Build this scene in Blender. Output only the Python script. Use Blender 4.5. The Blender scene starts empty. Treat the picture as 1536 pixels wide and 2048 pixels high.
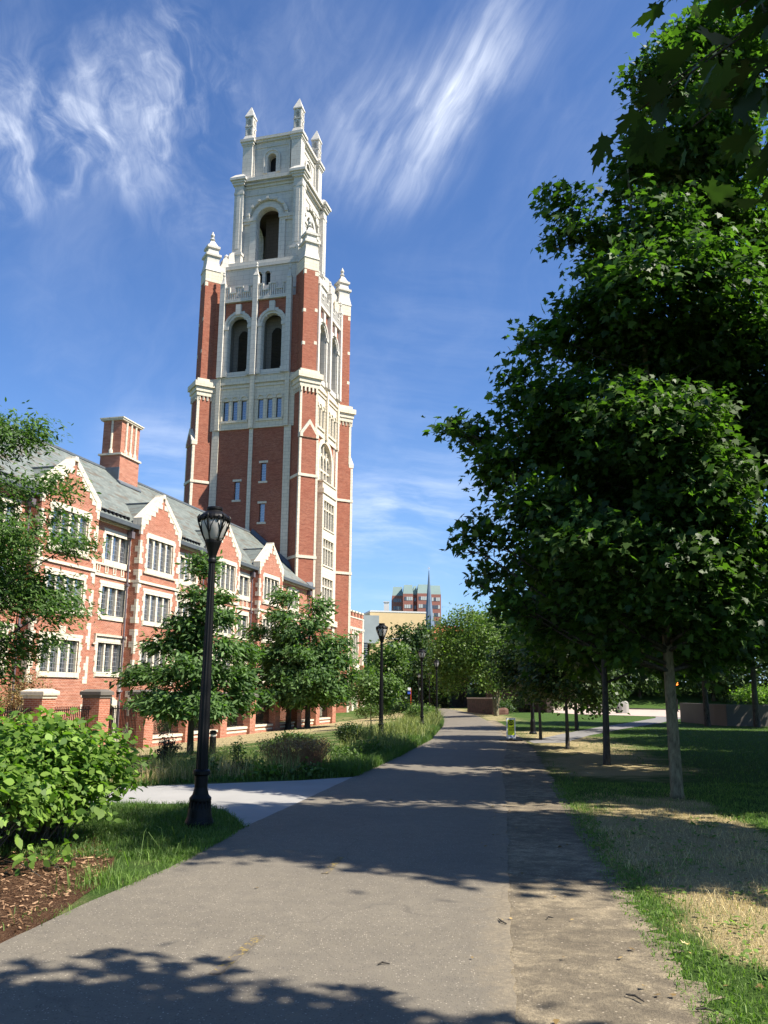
import bpy, math, random
import numpy as np
R = math.radians
sc = bpy.context.scene
col = sc.collection

# ------------------------------------------------------------------ camera
FPX = 1715.0
PITCH = math.atan(361 / FPX)
ROLL = 0.008
EYE = 1.6
cd = bpy.data.cameras.new('camera')
cam = bpy.data.objects.new('camera', cd)
col.objects.link(cam)
cd.sensor_fit = 'VERTICAL'
cd.sensor_height = 36.0
cd.lens = 36.0 * FPX / 2048.0
cd.clip_start = 0.05
cd.clip_end = 6000
cam.location = (0, 0, EYE)
from mathutils import Matrix, Vector
cam.rotation_euler = (Matrix.Rotation(math.pi / 2 + PITCH, 3, 'X') @ Matrix.Rotation(ROLL, 3, 'Z')).to_euler()
sc.camera = cam

# ------------------------------------------------------------------ light
SUN_AZ, SUN_EL = R(110.5), R(49)
sdir = Vector((math.sin(SUN_AZ) * math.cos(SUN_EL), math.cos(SUN_AZ) * math.cos(SUN_EL), math.sin(SUN_EL)))
sl = bpy.data.lights.new('sun', 'SUN')
sl.energy = 5.0
sl.angle = R(0.55)
sl.color = (1.0, 0.93, 0.82)
so = bpy.data.objects.new('sun', sl)
col.objects.link(so)
so.rotation_euler = sdir.to_track_quat('Z', 'Y').to_euler()
so.location = (30, -20, 60)
sc.view_settings.view_transform = 'Standard'
sc.view_settings.look = 'None'
sc.view_settings.exposure = 1.15
sc.view_settings.gamma = 1.0
sc.cycles.max_bounces = 6
sc.cycles.transparent_max_bounces = 8
sc.cycles.use_denoising = True

world = bpy.data.worlds.new("World")
sc.world = world
world.use_nodes = True
wt = world.node_tree
wt.nodes.clear()


class NT:
    """small helper round a node tree"""
    def __init__(s, nt):
        s.nt = nt

    def n(s, typ, ins=None, **kw):
        nd = s.nt.nodes.new(typ)
        for k, v in kw.items():
            setattr(nd, k, v)
        for k, v in (ins or {}).items():
            sock = nd.inputs[k]
            if isinstance(v, bpy.types.NodeSocket):
                s.nt.links.new(v, sock)
            else:
                sock.default_value = v
        return nd

    def math(s, op, a, b=None, c=None, clamp=False):
        nd = s.n('ShaderNodeMath', operation=op, use_clamp=clamp)
        for i, v in enumerate((a, b, c)):
            if v is None:
                continue
            if isinstance(v, bpy.types.NodeSocket):
                s.nt.links.new(v, nd.inputs[i])
            else:
                nd.inputs[i].default_value = v
        return nd.outputs[0]

    def vmath(s, op, a, b=None, out=0):
        nd = s.n('ShaderNodeVectorMath', operation=op)
        for i, v in enumerate((a, b)):
            if v is None:
                continue
            if isinstance(v, bpy.types.NodeSocket):
                s.nt.links.new(v, nd.inputs[i])
            else:
                nd.inputs[i].default_value = v
        return nd.outputs[out]

    def mix(s, fac, a, b, blend='MIX'):
        nd = s.n('ShaderNodeMix', data_type='RGBA', blend_type=blend)
        for sock, v in ((nd.inputs[0], fac), (nd.inputs[6], a), (nd.inputs[7], b)):
            if isinstance(v, bpy.types.NodeSocket):
                s.nt.links.new(v, sock)
            else:
                if not isinstance(v, (int, float)) and len(v) == 3:
                    v = (*v, 1)
                sock.default_value = v
        return nd.outputs[2]

    def ramp(s, fac, stops, interp='LINEAR'):
        nd = s.n('ShaderNodeValToRGB')
        cr = nd.color_ramp
        cr.interpolation = interp
        while len(cr.elements) < len(stops):
            cr.elements.new(0.5)
        for e, (p, c) in zip(cr.elements, stops):
            e.position = p
            if isinstance(c, (int, float)):
                c = (c, c, c)
            e.color = (*c, 1)
        s.nt.links.new(fac, nd.inputs[0])
        return nd.outputs[0]

    def smooth(s, v, lo, hi):
        nd = s.n('ShaderNodeMapRange', interpolation_type='SMOOTHSTEP')
        s.nt.links.new(v, nd.inputs[0])
        nd.inputs[1].default_value = lo
        nd.inputs[2].default_value = hi
        return nd.outputs[0]

    def noise(s, vec, scale, detail=4, rough=.55, dist=0.0, out='Fac'):
        nd = s.n('ShaderNodeTexNoise')
        if vec is not None:
            s.nt.links.new(vec, nd.inputs['Vector'])
        nd.inputs['Scale'].default_value = scale
        nd.inputs['Detail'].default_value = detail
        nd.inputs['Roughness'].default_value = rough
        nd.inputs['Distortion'].default_value = dist
        return nd.outputs[out]


W = NT(wt)
sky = W.n('ShaderNodeTexSky', sky_type='NISHITA')
sky.sun_disc = False
sky.sun_elevation = SUN_EL
sky.sun_rotation = SUN_AZ
sky.air_density = 1.0
sky.dust_density = 0.1
sky.ozone_density = 1.6
tc = W.n('ShaderNodeTexCoord')
dirv = tc.outputs['Generated']


def cdir(px, py):
    """unit world direction, used to place the clouds in the sky"""
    cp, sp = math.cos(PITCH), math.sin(PITCH)
    f = Vector((0, cp, sp)); u = Vector((0, -sp, cp)); r = Vector((1, 0, 0))
    rr = r * math.cos(ROLL) + u * math.sin(ROLL)
    uu = -r * math.sin(ROLL) + u * math.cos(ROLL)
    return (f * FPX + rr * (px - 768) - uu * (py - 1024)).normalized()


def streak_axes(ax, ay):
    c = cdir(600, 400)
    a = (cdir(600 + ax * 100, 400 - ay * 100) - c)
    a = (a - c * a.dot(c)).normalized()
    return a, c.cross(a).normalized()


def sdot(vec):
    return W.vmath('DOT_PRODUCT', dirv, tuple(vec), out=1)


def cirrus(axis, s_long, s_cross, seed, lo, hi, warp=.35):
    a, b = streak_axes(*axis)
    comb = W.n('ShaderNodeCombineXYZ', {'X': W.math('MULTIPLY', sdot(a), s_long), 'Y': W.math('MULTIPLY', sdot(b), s_cross), 'Z': seed})
    wn = W.n('ShaderNodeTexNoise', {'Vector': dirv, 'Scale': 5.0, 'Detail': 3.0}).outputs['Color']
    wv = W.vmath('SCALE', W.vmath('SUBTRACT', wn, (.5, .5, .5)))
    wt.nodes[-1].inputs['Scale'].default_value = warp * 4
    v = W.vmath('ADD', comb.outputs[0], wv)
    f = W.noise(v, 1.0, 9, .62)
    return W.smooth(f, lo, hi)


def blob(px, py, rad, soft=0.5, amp=1.0):
    """round patch of sky, rad in degrees"""
    d = sdot(cdir(px, py))
    f = W.smooth(d, math.cos(R(rad * (1 + soft))), math.cos(R(rad * (1 - soft))))
    return W.math('MULTIPLY', f, amp)


def addall(vals):
    o = vals[0]
    for v in vals[1:]:
        o = W.math('ADD', o, v)
    return o


mask1 = addall([blob(1010, 40, 2.2, .9, .3), blob(965, 95, 2.0, .9, .45), blob(905, 165, 2.0, .8, .65), blob(875, 220, 1.8, .8, .55), blob(820, 270, 2.8, .9, .45),
                blob(760, 320, 3.0, .8, .4), blob(720, 200, 4, .9, .18), blob(1180, 200, 4, .9, .10)])
mask2 = addall([blob(330, 105, 1.9, .8, .75), blob(230, 140, 1.9, .9, .55), blob(400, 115, 1.8, .9, .4), blob(190, 230, 1.8, .8, .6), blob(345, 240, 1.5, .8, .8), blob(265, 300, 2.2, .8, .5),
                blob(400, 320, 3.6, .9, .35), blob(20, 290, 2.8, .8, .95), blob(90, 250, 3, .9, .35), blob(560, 180, 5, .9, .16), blob(120, 60, 6, .9, .15)])
mask3 = addall([blob(830, 975, 3.0, .9, .2), blob(950, 985, 3.0, .9, .2), blob(725, 1020, 1.9, .8, .9), blob(850, 1040, 2.0, .8, .5), blob(760, 1110, 4, .9, .5), blob(900, 1110, 4, .9, .5), blob(300, 930, 2.6, .9, .5), blob(860, 740, 5, .9, .2), blob(360, 960, 3, .9, .4)])
c1 = W.math('MULTIPLY', mask1, W.math('MULTIPLY', cirrus((.55, 1), 3.0, 15, 1.3, .25, .78), W.math('MULTIPLY_ADD', cirrus((.5, 1), 7.0, 60, 9.3, .3, .7, .6), .75, .45)))
c2 = W.math('MULTIPLY', mask2, W.math('MULTIPLY', cirrus((-.5, 1), 6.0, 9.5, 4.1, .33, .76, 1.3), W.math('MULTIPLY_ADD', cirrus((-.25, 1), 14.0, 55, 3.3, .3, .7, 1.6), .7, .45)))
c3 = W.math('MULTIPLY', mask3, W.math('MULTIPLY', cirrus((1, -.12), 4.0, 30, 7.7, .36, .82), .62))
cb = W.math('MULTIPLY', cirrus((.5, 1), 2.5, 7, 2.2, .42, .95), .22)
cl = W.math('MINIMUM', W.math('MULTIPLY', addall([c1, W.math('MULTIPLY', c2, .8), c3, cb]), .5), .7)
sepd = W.n('ShaderNodeSeparateXYZ', {0: dirv})
lowhaze = W.math('MULTIPLY', W.smooth(sepd.outputs[2], .36, -.02), .42)
tint = W.mix(1.0, sky.outputs[0], (0.80, 1.08, 1.50), 'MULTIPLY')
s1 = W.mix(lowhaze, tint, (3.5, 5.6, 8.6))
s2 = W.mix(cl, s1, (11.0, 11.6, 12.6))
bg = W.n('ShaderNodeBackground', {'Color': s2, 'Strength': 0.055})
wo = W.n('ShaderNodeOutputWorld', {'Surface': bg.outputs[0]})

# ------------------------------------------------------------------ frames
TH = math.atan(474 / 1753.)
UX, UY = math.sin(TH), math.cos(TH)       # along the wing, away from the camera
NX, NY = math.cos(TH), -math.sin(TH)      # out of the wing's long front
DW = 28.3


def bw(b, a, z=0.):
    """building frame (b out of the long front, a along it) -> world"""
    return Vector((NX * (b - DW) + UX * a, NY * (b - DW) + UY * a, z))


def ba(x, y):
    return x * NX + y * NY + DW, x * UX + y * UY


def ss(t):
    t = np.clip(t, 0, 1)
    return t * t * (3 - 2 * t)


def gz(x, y):
    b = x * NX + y * NY + DW
    a = x * UX + y * UY
    f = np.clip(1.0 - .010 * (a - 37), .6, 1.08) * (.25 + .75 * ss((104 - a) / 34.))
    t = np.clip((21.5 - b) / 14.5, 0, 1)
    z = -.98 * (t ** 1.3 - .10 * np.clip(t - .85, 0, 1)) * f
    inner = ss((5.9 - b) / .5) * ss((65.5 - a) / .8)
    z = z * (1 - inner) + (-1.3) * inner
    z = z - .75 * ss((8 - b) / 8) * ss((a - 65.5) / 3) * ss((95 - a) / 14) * (1 - inner) * .6
    hill = 3.2 * ss((y - 94) / 22.) * ss((x - 9) / 6.)
    hill2 = 1.05 * ss((x - 18.4) / .3) * ss((y - 47.0) / .3) * ss((54.5 - y) / 4.)
    return z + hill + hill2


def gzf(x, y):
    return float(gz(np.float64(x), np.float64(y)))


def tag(o, label=None, cat=None, group=None, kind=None):
    if label: o['label'] = label
    if cat: o['category'] = cat
    if group: o['group'] = group
    if kind: o['kind'] = kind
    return o


def empty(name, loc, rz=0., label=None, cat=None, group=None):
    o = bpy.data.objects.new(name, None)
    o.empty_display_size = .3
    col.objects.link(o)
    o.location = loc
    o.rotation_euler = (0, 0, rz)
    return tag(o, label, cat, group)


def broot(name, b, a, z, label=None, cat=None, group=None):
    o = empty(name, bw(b, a, z), -TH, label, cat, group)
    o['org'] = (b, a, z)
    return o


class MB:
    def __init__(s):
        s.v = []; s.f = []; s.m = []

    def poly(s, pts, mi=0):
        i = len(s.v)
        s.v.extend([tuple(p) for p in pts])
        s.f.append(tuple(range(i, i + len(pts)))); s.m.append(mi)

    def box(s, x0, x1, y0, y1, z0, z1, mi=0):
        if x1 < x0: x0, x1 = x1, x0
        if y1 < y0: y0, y1 = y1, y0
        i = len(s.v)
        s.v += [(x0, y0, z0), (x1, y0, z0), (x1, y1, z0), (x0, y1, z0), (x0, y0, z1), (x1, y0, z1), (x1, y1, z1), (x0, y1, z1)]
        for q in ((3, 2, 1, 0), (4, 5, 6, 7), (0, 1, 5, 4), (1, 2, 6, 5), (2, 3, 7, 6), (3, 0, 4, 7)):
            s.f.append(tuple(i + k for k in q)); s.m.append(mi)

    def prism(s, ring0, ring1, mi=0, caps=True):
        n = len(ring0); i = len(s.v)
        s.v += [tuple(p) for p in ring0] + [tuple(p) for p in ring1]
        for k in range(n):
            j = (k + 1) % n
            s.f.append((i + k, i + j, i + n + j, i + n + k)); s.m.append(mi)
        if caps:
            s.f.append(tuple(i + k for k in reversed(range(n)))); s.m.append(mi)
            s.f.append(tuple(i + n + k for k in range(n))); s.m.append(mi)

    def lathe(s, cx, cy, prof, n=16, mi=0, rot=0., caps=True, sq=(1, 1)):
        rings = []
        for r, z in prof:
            rings.append([(cx + r * sq[0] * math.cos(rot + 2 * math.pi * k / n), cy + r * sq[1] * math.sin(rot + 2 * math.pi * k / n), z) for k in range(n)])
        i = len(s.v)
        for rg in rings: s.v += rg
        for q in range(len(rings) - 1):
            for k in range(n):
                j = (k + 1) % n
                s.f.append((i + q * n + k, i + q * n + j, i + (q + 1) * n + j, i + (q + 1) * n + k)); s.m.append(mi)
        if caps:
            s.f.append(tuple(i + k for k in reversed(range(n)))); s.m.append(mi)
            s.f.append(tuple(i + (len(rings) - 1) * n + k for k in range(n))); s.m.append(mi)

    def tube(s, pts, rads, n=6, mi=0):
        pts = [Vector(p) for p in pts]
        rings = []
        for k, p in enumerate(pts):
            if k == 0: d = pts[1] - p
            elif k == len(pts) - 1: d = p - pts[k - 1]
            else: d = pts[k + 1] - pts[k - 1]
            d.normalize()
            a = d.cross(Vector((.31, .95, .05)) if abs(d.y) < .9 else Vector((1, 0, .1))).normalized()
            b = d.cross(a)
            r = rads[k] if hasattr(rads, '__len__') else rads
            rings.append([p + a * r * math.cos(2 * math.pi * j / n) + b * r * math.sin(2 * math.pi * j / n) for j in range(n)])
        i = len(s.v)
        for rg in rings: s.v += [tuple(q) for q in rg]
        for q in range(len(rings) - 1):
            for k in range(n):
                j = (k + 1) % n
                s.f.append((i + q * n + k, i + (q + 1) * n + k, i + (q + 1) * n + j, i + q * n + j)); s.m.append(mi)
        s.f.append(tuple(i + k for k in range(n))); s.m.append(mi)
        s.f.append(tuple(i + (len(rings) - 1) * n + k for k in reversed(range(n)))); s.m.append(mi)

    def build(s, name, mats, parent=None, org=None, smooth=False, loc=None):
        if not isinstance(mats, (list, tuple)): mats = [mats]
        me = bpy.data.meshes.new(name)
        v = np.array(s.v, float)
        if org is None and parent is not None and 'org' in parent:
            org = tuple(parent['org'])
        if org is not None: v = v - np.array(org)
        me.from_pydata(v.tolist(), [], s.f)
        for m in mats: me.materials.append(m)
        me.polygons.foreach_set('material_index', s.m)
        if smooth: me.polygons.foreach_set('use_smooth', [True] * len(s.f))
        uv = me.uv_layers.new(name='UVMap')
        me.update()
        nl = len(me.loops)
        li = np.zeros(nl, np.int32); me.loops.foreach_get('vertex_index', li)
        nv = np.zeros(len(s.f) * 3); me.polygons.foreach_get('normal', nv); nv = nv.reshape(-1, 3)
        lt = np.zeros(len(s.f), np.int32); me.polygons.foreach_get('loop_total', lt)
        fn = np.repeat(nv, lt, axis=0)
        P = np.array(s.v, float)[li]
        h = np.hypot(fn[:, 0], fn[:, 1])
        tx = np.where(h > .3, -fn[:, 1] / np.maximum(h, 1e-6), 1.0)
        ty = np.where(h > .3, fn[:, 0] / np.maximum(h, 1e-6), 0.0)
        uu = P[:, 0] * tx + P[:, 1] * ty
        vv = np.where(h > .95, P[:, 2], np.where(h > .3, P[:, 2] / np.maximum(h, .3), P[:, 1]))
        uvs = np.stack([uu, vv], 1).astype(np.float32)
        uv.data.foreach_set('uv', uvs.ravel())
        me.validate()
        o = bpy.data.objects.new(name, me)
        col.objects.link(o)
        if parent is not None: o.parent = parent
        if loc is not None: o.location = loc
        return o


class FF:
    """vertical wall frame: s along, z up, d out"""
    def __init__(s, ox, oy, tx, ty):
        s.o = (ox, oy); s.t = (tx, ty); s.n = (ty, -tx)

    def p(s, q, z, d=0.):
        return (s.o[0] + s.t[0] * q + s.n[0] * d, s.o[1] + s.t[1] * q + s.n[1] * d, z)

    def box(s, mb, s0, s1, z0, z1, d0, d1, mi=0):
        r0 = [s.p(s0, z0, d1), s.p(s1, z0, d1), s.p(s1, z0, d0), s.p(s0, z0, d0)]
        r1 = [s.p(s0, z1, d1), s.p(s1, z1, d1), s.p(s1, z1, d0), s.p(s0, z1, d0)]
        mb.prism(r0, r1, mi)

    def rect(s, mb, s0, s1, z0, z1, d=0., mi=0):
        mb.poly([s.p(s0, z0, d), s.p(s1, z0, d), s.p(s1, z1, d), s.p(s0, z1, d)], mi)

    def ext(s, mb, pts, d0, d1, mi=0):
        """extrude outline of (s,z) points, counter-clockwise seen from outside"""
        mb.prism([s.p(a, b, d0) for a, b in pts], [s.p(a, b, d1) for a, b in pts], mi)

    def wall(s, mb, s0, s1, z0, z1, holes, d=0., rev=.3, mi=0, rmi=None):
        ss_ = sorted(set([s0, s1] + [h[0] for h in holes] + [h[1] for h in holes]))
        zs = sorted(set([z0, z1] + [h[2] for h in holes] + [h[3] for h in holes]))
        for i in range(len(ss_) - 1):
            for j in range(len(zs) - 1):
                a, b, c, e = ss_[i], ss_[i + 1], zs[j], zs[j + 1]
                if any(h[0] - 1e-6 <= a and b <= h[1] + 1e-6 and h[2] - 1e-6 <= c and e <= h[3] + 1e-6 for h in holes): continue
                s.rect(mb, a, b, c, e, d, mi)
        r = mi if rmi is None else rmi
        for a, b, c, e in [h[:4] for h in holes]:
            mb.poly([s.p(a, c, d), s.p(a, e, d), s.p(a, e, d - rev), s.p(a, c, d - rev)], r)
            mb.poly([s.p(b, c, d - rev), s.p(b, e, d - rev), s.p(b, e, d), s.p(b, c, d)], r)
            mb.poly([s.p(a, e, d), s.p(b, e, d), s.p(b, e, d - rev), s.p(a, e, d - rev)], r)
            mb.poly([s.p(a, c, d - rev), s.p(b, c, d - rev), s.p(b, c, d), s.p(a, c, d)], r)

    def archpts(s, cs, hw, zsp, n=12, pointed=0.):
        pts = []
        for k in range(n + 1):
            t = math.pi * (1 - k / n)
            x = math.cos(t); y = math.sin(t)
            if pointed: y = y * (1 + pointed * (1 - abs(x)))
            pts.append((cs + hw * x, zsp + hw * y))
        return pts

    def archwall(s, mb, s0, s1, z0, z1, cs, hw, zb, zsp, d=0., rev=.6, mi=0, rmi=None, n=12, pointed=0.):
        A = s.archpts(cs, hw, zsp, n, pointed)
        s.rect(mb, s0, cs - hw, z0, z1, d, mi); s.rect(mb, cs + hw, s1, z0, z1, d, mi)
        if zb > z0: s.rect(mb, cs - hw, cs + hw, z0, zb, d, mi)
        for (a, b), (c, e) in zip(A[:-1], A[1:]):
            mb.poly([s.p(a, b, d), s.p(c, e, d), s.p(c, z1, d), s.p(a, z1, d)], mi)
        s.archrev(mb, cs, hw, zb, zsp, d, rev, mi if rmi is None else rmi, n, pointed)

    def archrev(s, mb, cs, hw, zb, zsp, d, rev, mi=0, n=12, pointed=0.):
        A = [(cs - hw, zb)] + s.archpts(cs, hw, zsp, n, pointed) + [(cs + hw, zb), (cs - hw, zb)]
        for (a, b), (c, e) in zip(A[:-1], A[1:]):
            mb.poly([s.p(a, b, d), s.p(a, b, d - rev), s.p(c, e, d - rev), s.p(c, e, d)], mi)

    def archring(s, mb, cs, ri, ro, zb, zsp, d0, d1, mi=0, n=14, pointed=0., jamb=True):
        I = s.archpts(cs, ri, zsp, n, pointed); O = s.archpts(cs, ro, zsp, n, pointed)
        if jamb:
            I = [(cs - ri, zb)] + I + [(cs + ri, zb)]; O = [(cs - ro, zb)] + O + [(cs + ro, zb)]
        for k in range(len(I) - 1):
            q = [I[k], O[k], O[k + 1], I[k + 1]]
            mb.prism([s.p(a, b, d0) for a, b in q], [s.p(a, b, d1) for a, b in q], mi)

    def archfill(s, mb, cs, hw, zb, zsp, d, mi=0, n=12, pointed=0.):
        A = s.archpts(cs, hw, zsp, n, pointed)
        mb.poly([s.p(cs - hw, zb, d), s.p(cs + hw, zb, d)] + [s.p(a, b, d) for a, b in reversed(A)], mi)


# ------------------------------------------------------------------ materials
def newmat(name):
    m = bpy.data.materials.new(name)
    m.use_nodes = True
    t = m.node_tree
    t.nodes.clear()
    return m, NT(t)


def finish(T, shader):
    T.n('ShaderNodeOutputMaterial', {'Surface': shader})


def principled(T, colr, rough=.7, spec=.3, metal=0., normal=None, **kw):
    ins = {'Base Color': colr if isinstance(colr, bpy.types.NodeSocket) else (*colr, 1), 'Roughness': rough, 'Specular IOR Level': spec, 'Metallic': metal}
    if normal is not None: ins['Normal'] = normal
    ins.update(kw)
    return T.n('ShaderNodeBsdfPrincipled', ins).outputs[0]


def bump(T, h, strength=.4, dist=.02):
    return T.n('ShaderNodeBump', {'Height': h, 'Strength': strength, 'Distance': dist}).outputs[0]


def mat_plain(name, c, rough=.6, var=.12, scale=3., spec=.3, metal=0.):
    m, T = newmat(name)
    g = T.n('ShaderNodeTexCoord').outputs['Object']
    f = T.noise(g, scale, 5, .6)
    dk = tuple(x * (1 - var) for x in c); lt = tuple(min(1, x * (1 + var)) for x in c)
    colr = T.ramp(f, [(.3, dk), (.7, lt)])
    finish(T, principled(T, colr, rough, spec, metal, bump(T, T.noise(g, scale * 12, 3), .15, .01)))
    return m


def mat_brick(name, c1, c2, mortar, bw_=.215, bh=.075):
    m, T = newmat(name)
    uv = T.n('ShaderNodeUVMap').outputs[0]
    br = T.n('ShaderNodeTexBrick', {'Vector': uv, 'Color1': (*c1, 1), 'Color2': (*c2, 1), 'Mortar': (*mortar, 1), 'Scale': 1.0, 'Mortar Size': .0085,
                                    'Mortar Smooth': .3, 'Bias': 0., 'Brick Width': bw_, 'Row Height': bh})
    mp = T.n('ShaderNodeMapping', {'Vector': uv, 'Scale': (1.2, 5.0, 1)}).outputs[0]
    f = T.noise(mp, 2.2, 6, .65)
    f2 = T.noise(uv, .35, 4, .6)
    c = T.mix(T.math('MULTIPLY', T.smooth(f, .45, .75), .55), br.outputs[0], tuple(x * .60 for x in c2))
    c = T.mix(T.math('MULTIPLY', T.smooth(f2, .35, .75), .35), c, tuple(min(1, x * 1.25) for x in c1))
    f3 = T.noise(mp, 6.5, 3, .7)
    c = T.mix(T.math('MULTIPLY', T.smooth(f3, .56, .72), .30), c, tuple(min(1, x * 1.35) for x in c2))
    mp2 = T.n('ShaderNodeMapping', {'Vector': uv, 'Scale': (.55, 3.2, 1)}).outputs[0]
    c = T.mix(T.math('MULTIPLY', T.smooth(T.noise(mp2, 1.6, 5, .75), .42, .70), .50), c, tuple(x * .52 for x in c1))
    finish(T, principled(T, c, .85, .2, 0, bump(T, br.outputs['Fac'], .5, -.006)))
    return m


def mat_stone(name, c, blk=(.75, .36), stain=.25):
    m, T = newmat(name)
    uv = T.n('ShaderNodeUVMap').outputs[0]
    br = T.n('ShaderNodeTexBrick', {'Vector': uv, 'Color1': (*c, 1), 'Color2': (*[x * .9 for x in c], 1), 'Mortar': (*[x * .48 for x in c], 1), 'Scale': 1.0, 'Mortar Size': .016,
                                    'Mortar Smooth': .3, 'Bias': 0., 'Brick Width': blk[0], 'Row Height': blk[1]})
    mp = T.n('ShaderNodeMapping', {'Vector': uv, 'Scale': (1.6, .35, 1)}).outputs[0]
    st = T.smooth(T.noise(mp, 1.6, 6, .7), .48, .78)
    cc = T.mix(T.math('MULTIPLY', st, stain), br.outputs[0], (c[0] * .50, c[1] * .49, c[2] * .47))
    fine = T.noise(uv, 9, 4, .7)
    cc = T.mix(.18, cc, T.ramp(fine, [(.3, tuple(x * .6 for x in c)), (.7, tuple(min(1, x * 1.3) for x in c))]))
    finish(T, principled(T, cc, .85, .2, 0, bump(T, br.outputs['Fac'], .4, -.006)))
    return m


def mat_slate():
    m, T = newmat('slate')
    uv = T.n('ShaderNodeUVMap').outputs[0]
    br = T.n('ShaderNodeTexBrick', {'Vector': uv, 'Color1': (.105, .122, .112, 1), 'Color2': (.17, .188, .168, 1), 'Mortar': (.05, .06, .055, 1), 'Scale': 1.0, 'Mortar Size': .008,
                                    'Mortar Smooth': .2, 'Bias': 0., 'Brick Width': .42, 'Row Height': .24})
    mp = T.n('ShaderNodeMapping', {'Vector': uv, 'Scale': (1.4, 4.0, 1)}).outputs[0]
    vo = T.n('ShaderNodeTexVoronoi', {'Vector': mp, 'Scale': 1.0}, feature='F1')
    sel = T.smooth(T.n('ShaderNodeSeparateColor', {0: vo.outputs['Color']}).outputs[0], .80, .86)
    c = T.mix(T.math('MULTIPLY', sel, .75), br.outputs[0], (.10, .075, .05))
    c = T.mix(T.math('MULTIPLY', T.smooth(T.noise(uv, .5, 4), .4, .7), .35), c, (.19, .21, .19))
    finish(T, principled(T, c, .6, .35, 0, bump(T, br.outputs['Fac'], .5, -.01)))
    return m


def mat_pane():
    m, T = newmat('leaded_glass')
    uv = T.n('ShaderNodeUVMap').outputs[0]
    br = T.n('ShaderNodeTexBrick', {'Vector': uv, 'Color1': (.018, .024, .034, 1), 'Color2': (.045, .055, .07, 1), 'Mortar': (.22, .23, .24, 1), 'Scale': 1.0, 'Mortar Size': .010,
                                    'Mortar Smooth': .1, 'Bias': 0., 'Brick Width': .19, 'Row Height': .27})
    br.offset = 0.0
    cell = T.noise(uv, 1.3, 3)
    rough = T.math('MULTIPLY_ADD', br.outputs['Fac'], .5, .06)
    tilt = T.noise(uv, 4.0, 1, .5)
    oi = T.n('ShaderNodeObjectInfo').outputs['Random']
    c = T.mix(T.math('MULTIPLY', T.smooth(cell, .5, .7), .5), br.outputs[0], (.09, .10, .12))
    c = T.mix(T.math('MULTIPLY', T.smooth(oi, .45, 1.0), .45), c, (.24, .24, .22))
    finish(T, T.n('ShaderNodeBsdfPrincipled', {'Base Color': c, 'Roughness': rough, 'Specular IOR Level': .9, 'IOR': 2.3, 'Normal': bump(T, tilt, .10, .02)}).outputs[0])
    return m


M = {}
M['brick'] = mat_brick('red_brick', (.30, .090, .048), (.42, .162, .094), (.50, .39, .31))
M['towerbrick'] = mat_brick('tower_brick', (.225, .057, .032), (.335, .112, .062), (.34, .23, .17))
M['brickdark'] = mat_brick('old_brick', (.115, .05, .035), (.17, .085, .06), (.16, .13, .11))
M['stone'] = mat_stone('limestone', (.64, .57, .445), stain=.45)
M['stonetop'] = mat_stone('limestone_ashlar', (.55, .52, .465), (1.5, .52), .5)
M['shadestone'] = mat_stone('shaded_recess_stone', (.20, .185, .155), (.9, .4), .5)  # stone darkened so the belfry recess shade is in its colour
M['slate'] = mat_slate()
M['pane'] = mat_pane()
M['copper'] = mat_plain('lead_flashing', (.10, .115, .13), .5, .15)
M['dark'] = mat_plain('dark_opening', (.012, .012, .013), .8, .2)
M['louver'] = mat_plain('louver_slats', (.05, .045, .04), .7, .2)
M['iron'] = mat_plain('black_iron', (.0045, .0045, .005), .5, .2, 8, .22)
M['pipe'] = mat_plain('downpipe_lead', (.12, .10, .11), .5, .15)
M['door'] = mat_plain('dark_wood_door', (.03, .02, .015), .5, .3)


def mat_leaf(name, c1, c2, trans=.35, rough=.45, spec=.35, tcol=None):
    m, T = newmat(name)
    at = T.n('ShaderNodeAttribute', attribute_name='rnd').outputs['Fac']
    c = T.ramp(at, [(0., c1), (.75, c2), (1., tuple(min(1, x * 1.5) for x in c2))])
    p = principled(T, c, rough, spec)
    tc_ = T.mix(1.0, c, tcol or (1.6, 2.1, .55), 'MULTIPLY')
    tr = T.n('ShaderNodeBsdfTranslucent', {'Color': tc_}).outputs[0]
    finish(T, T.n('ShaderNodeMixShader', {0: trans, 1: p, 2: tr}).outputs[0])
    return m


M['maple'] = mat_leaf('maple_leaves', (.018, .045, .011), (.062, .115, .022), .40, .5, .3)
M['shadedmaple'] = mat_leaf('shaded_overhanging_maple_leaves', (.014, .034, .010), (.035, .070, .018), .14, .5, .25)  # darker copy of the maple leaves, crown shade put into the colour
M['oak'] = mat_leaf('oak_leaves', (.038, .082, .026), (.10, .165, .055), .30, .6, .2)
M['locust'] = mat_leaf('locust_leaves', (.036, .075, .018), (.080, .14, .035), .3, .6, .2)
M['birch'] = mat_leaf('birch_leaves', (.055, .095, .024), (.125, .180, .048), .35, .5, .3)
M['farleaf'] = mat_leaf('dark_leaves', (.02, .04, .012), (.05, .085, .022), .25, .5, .3)
M['midleaf'] = mat_leaf('green_leaves', (.045, .085, .02), (.095, .15, .035), .3, .5, .3)
M['bushleaf'] = mat_leaf('viburnum_leaves', (.055, .115, .018), (.145, .225, .042), .34, .5, .2)
M['redbush'] = mat_leaf('barberry_leaves', (.10, .10, .035), (.26, .18, .075), .2, .5, .3, (1.5, 1.0, .5))
M['straw'] = mat_leaf('dry_grass_blades', (.38, .30, .14), (.62, .52, .27), .3, .6, .2, (1.2, 1.1, .8))
M['blade'] = mat_leaf('green_grass_blades', (.065, .125, .025), (.15, .225, .055), .32, .5, .2)
M['tallgrass'] = mat_leaf('meadow_grass_blades', (.085, .135, .035), (.23, .255, .085), .3, .5, .25, (1.4, 1.5, .7))
M['darkgrass'] = mat_leaf('lush_grass_blades', (.05, .095, .022), (.09, .15, .035), .3, .5, .25)
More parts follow.
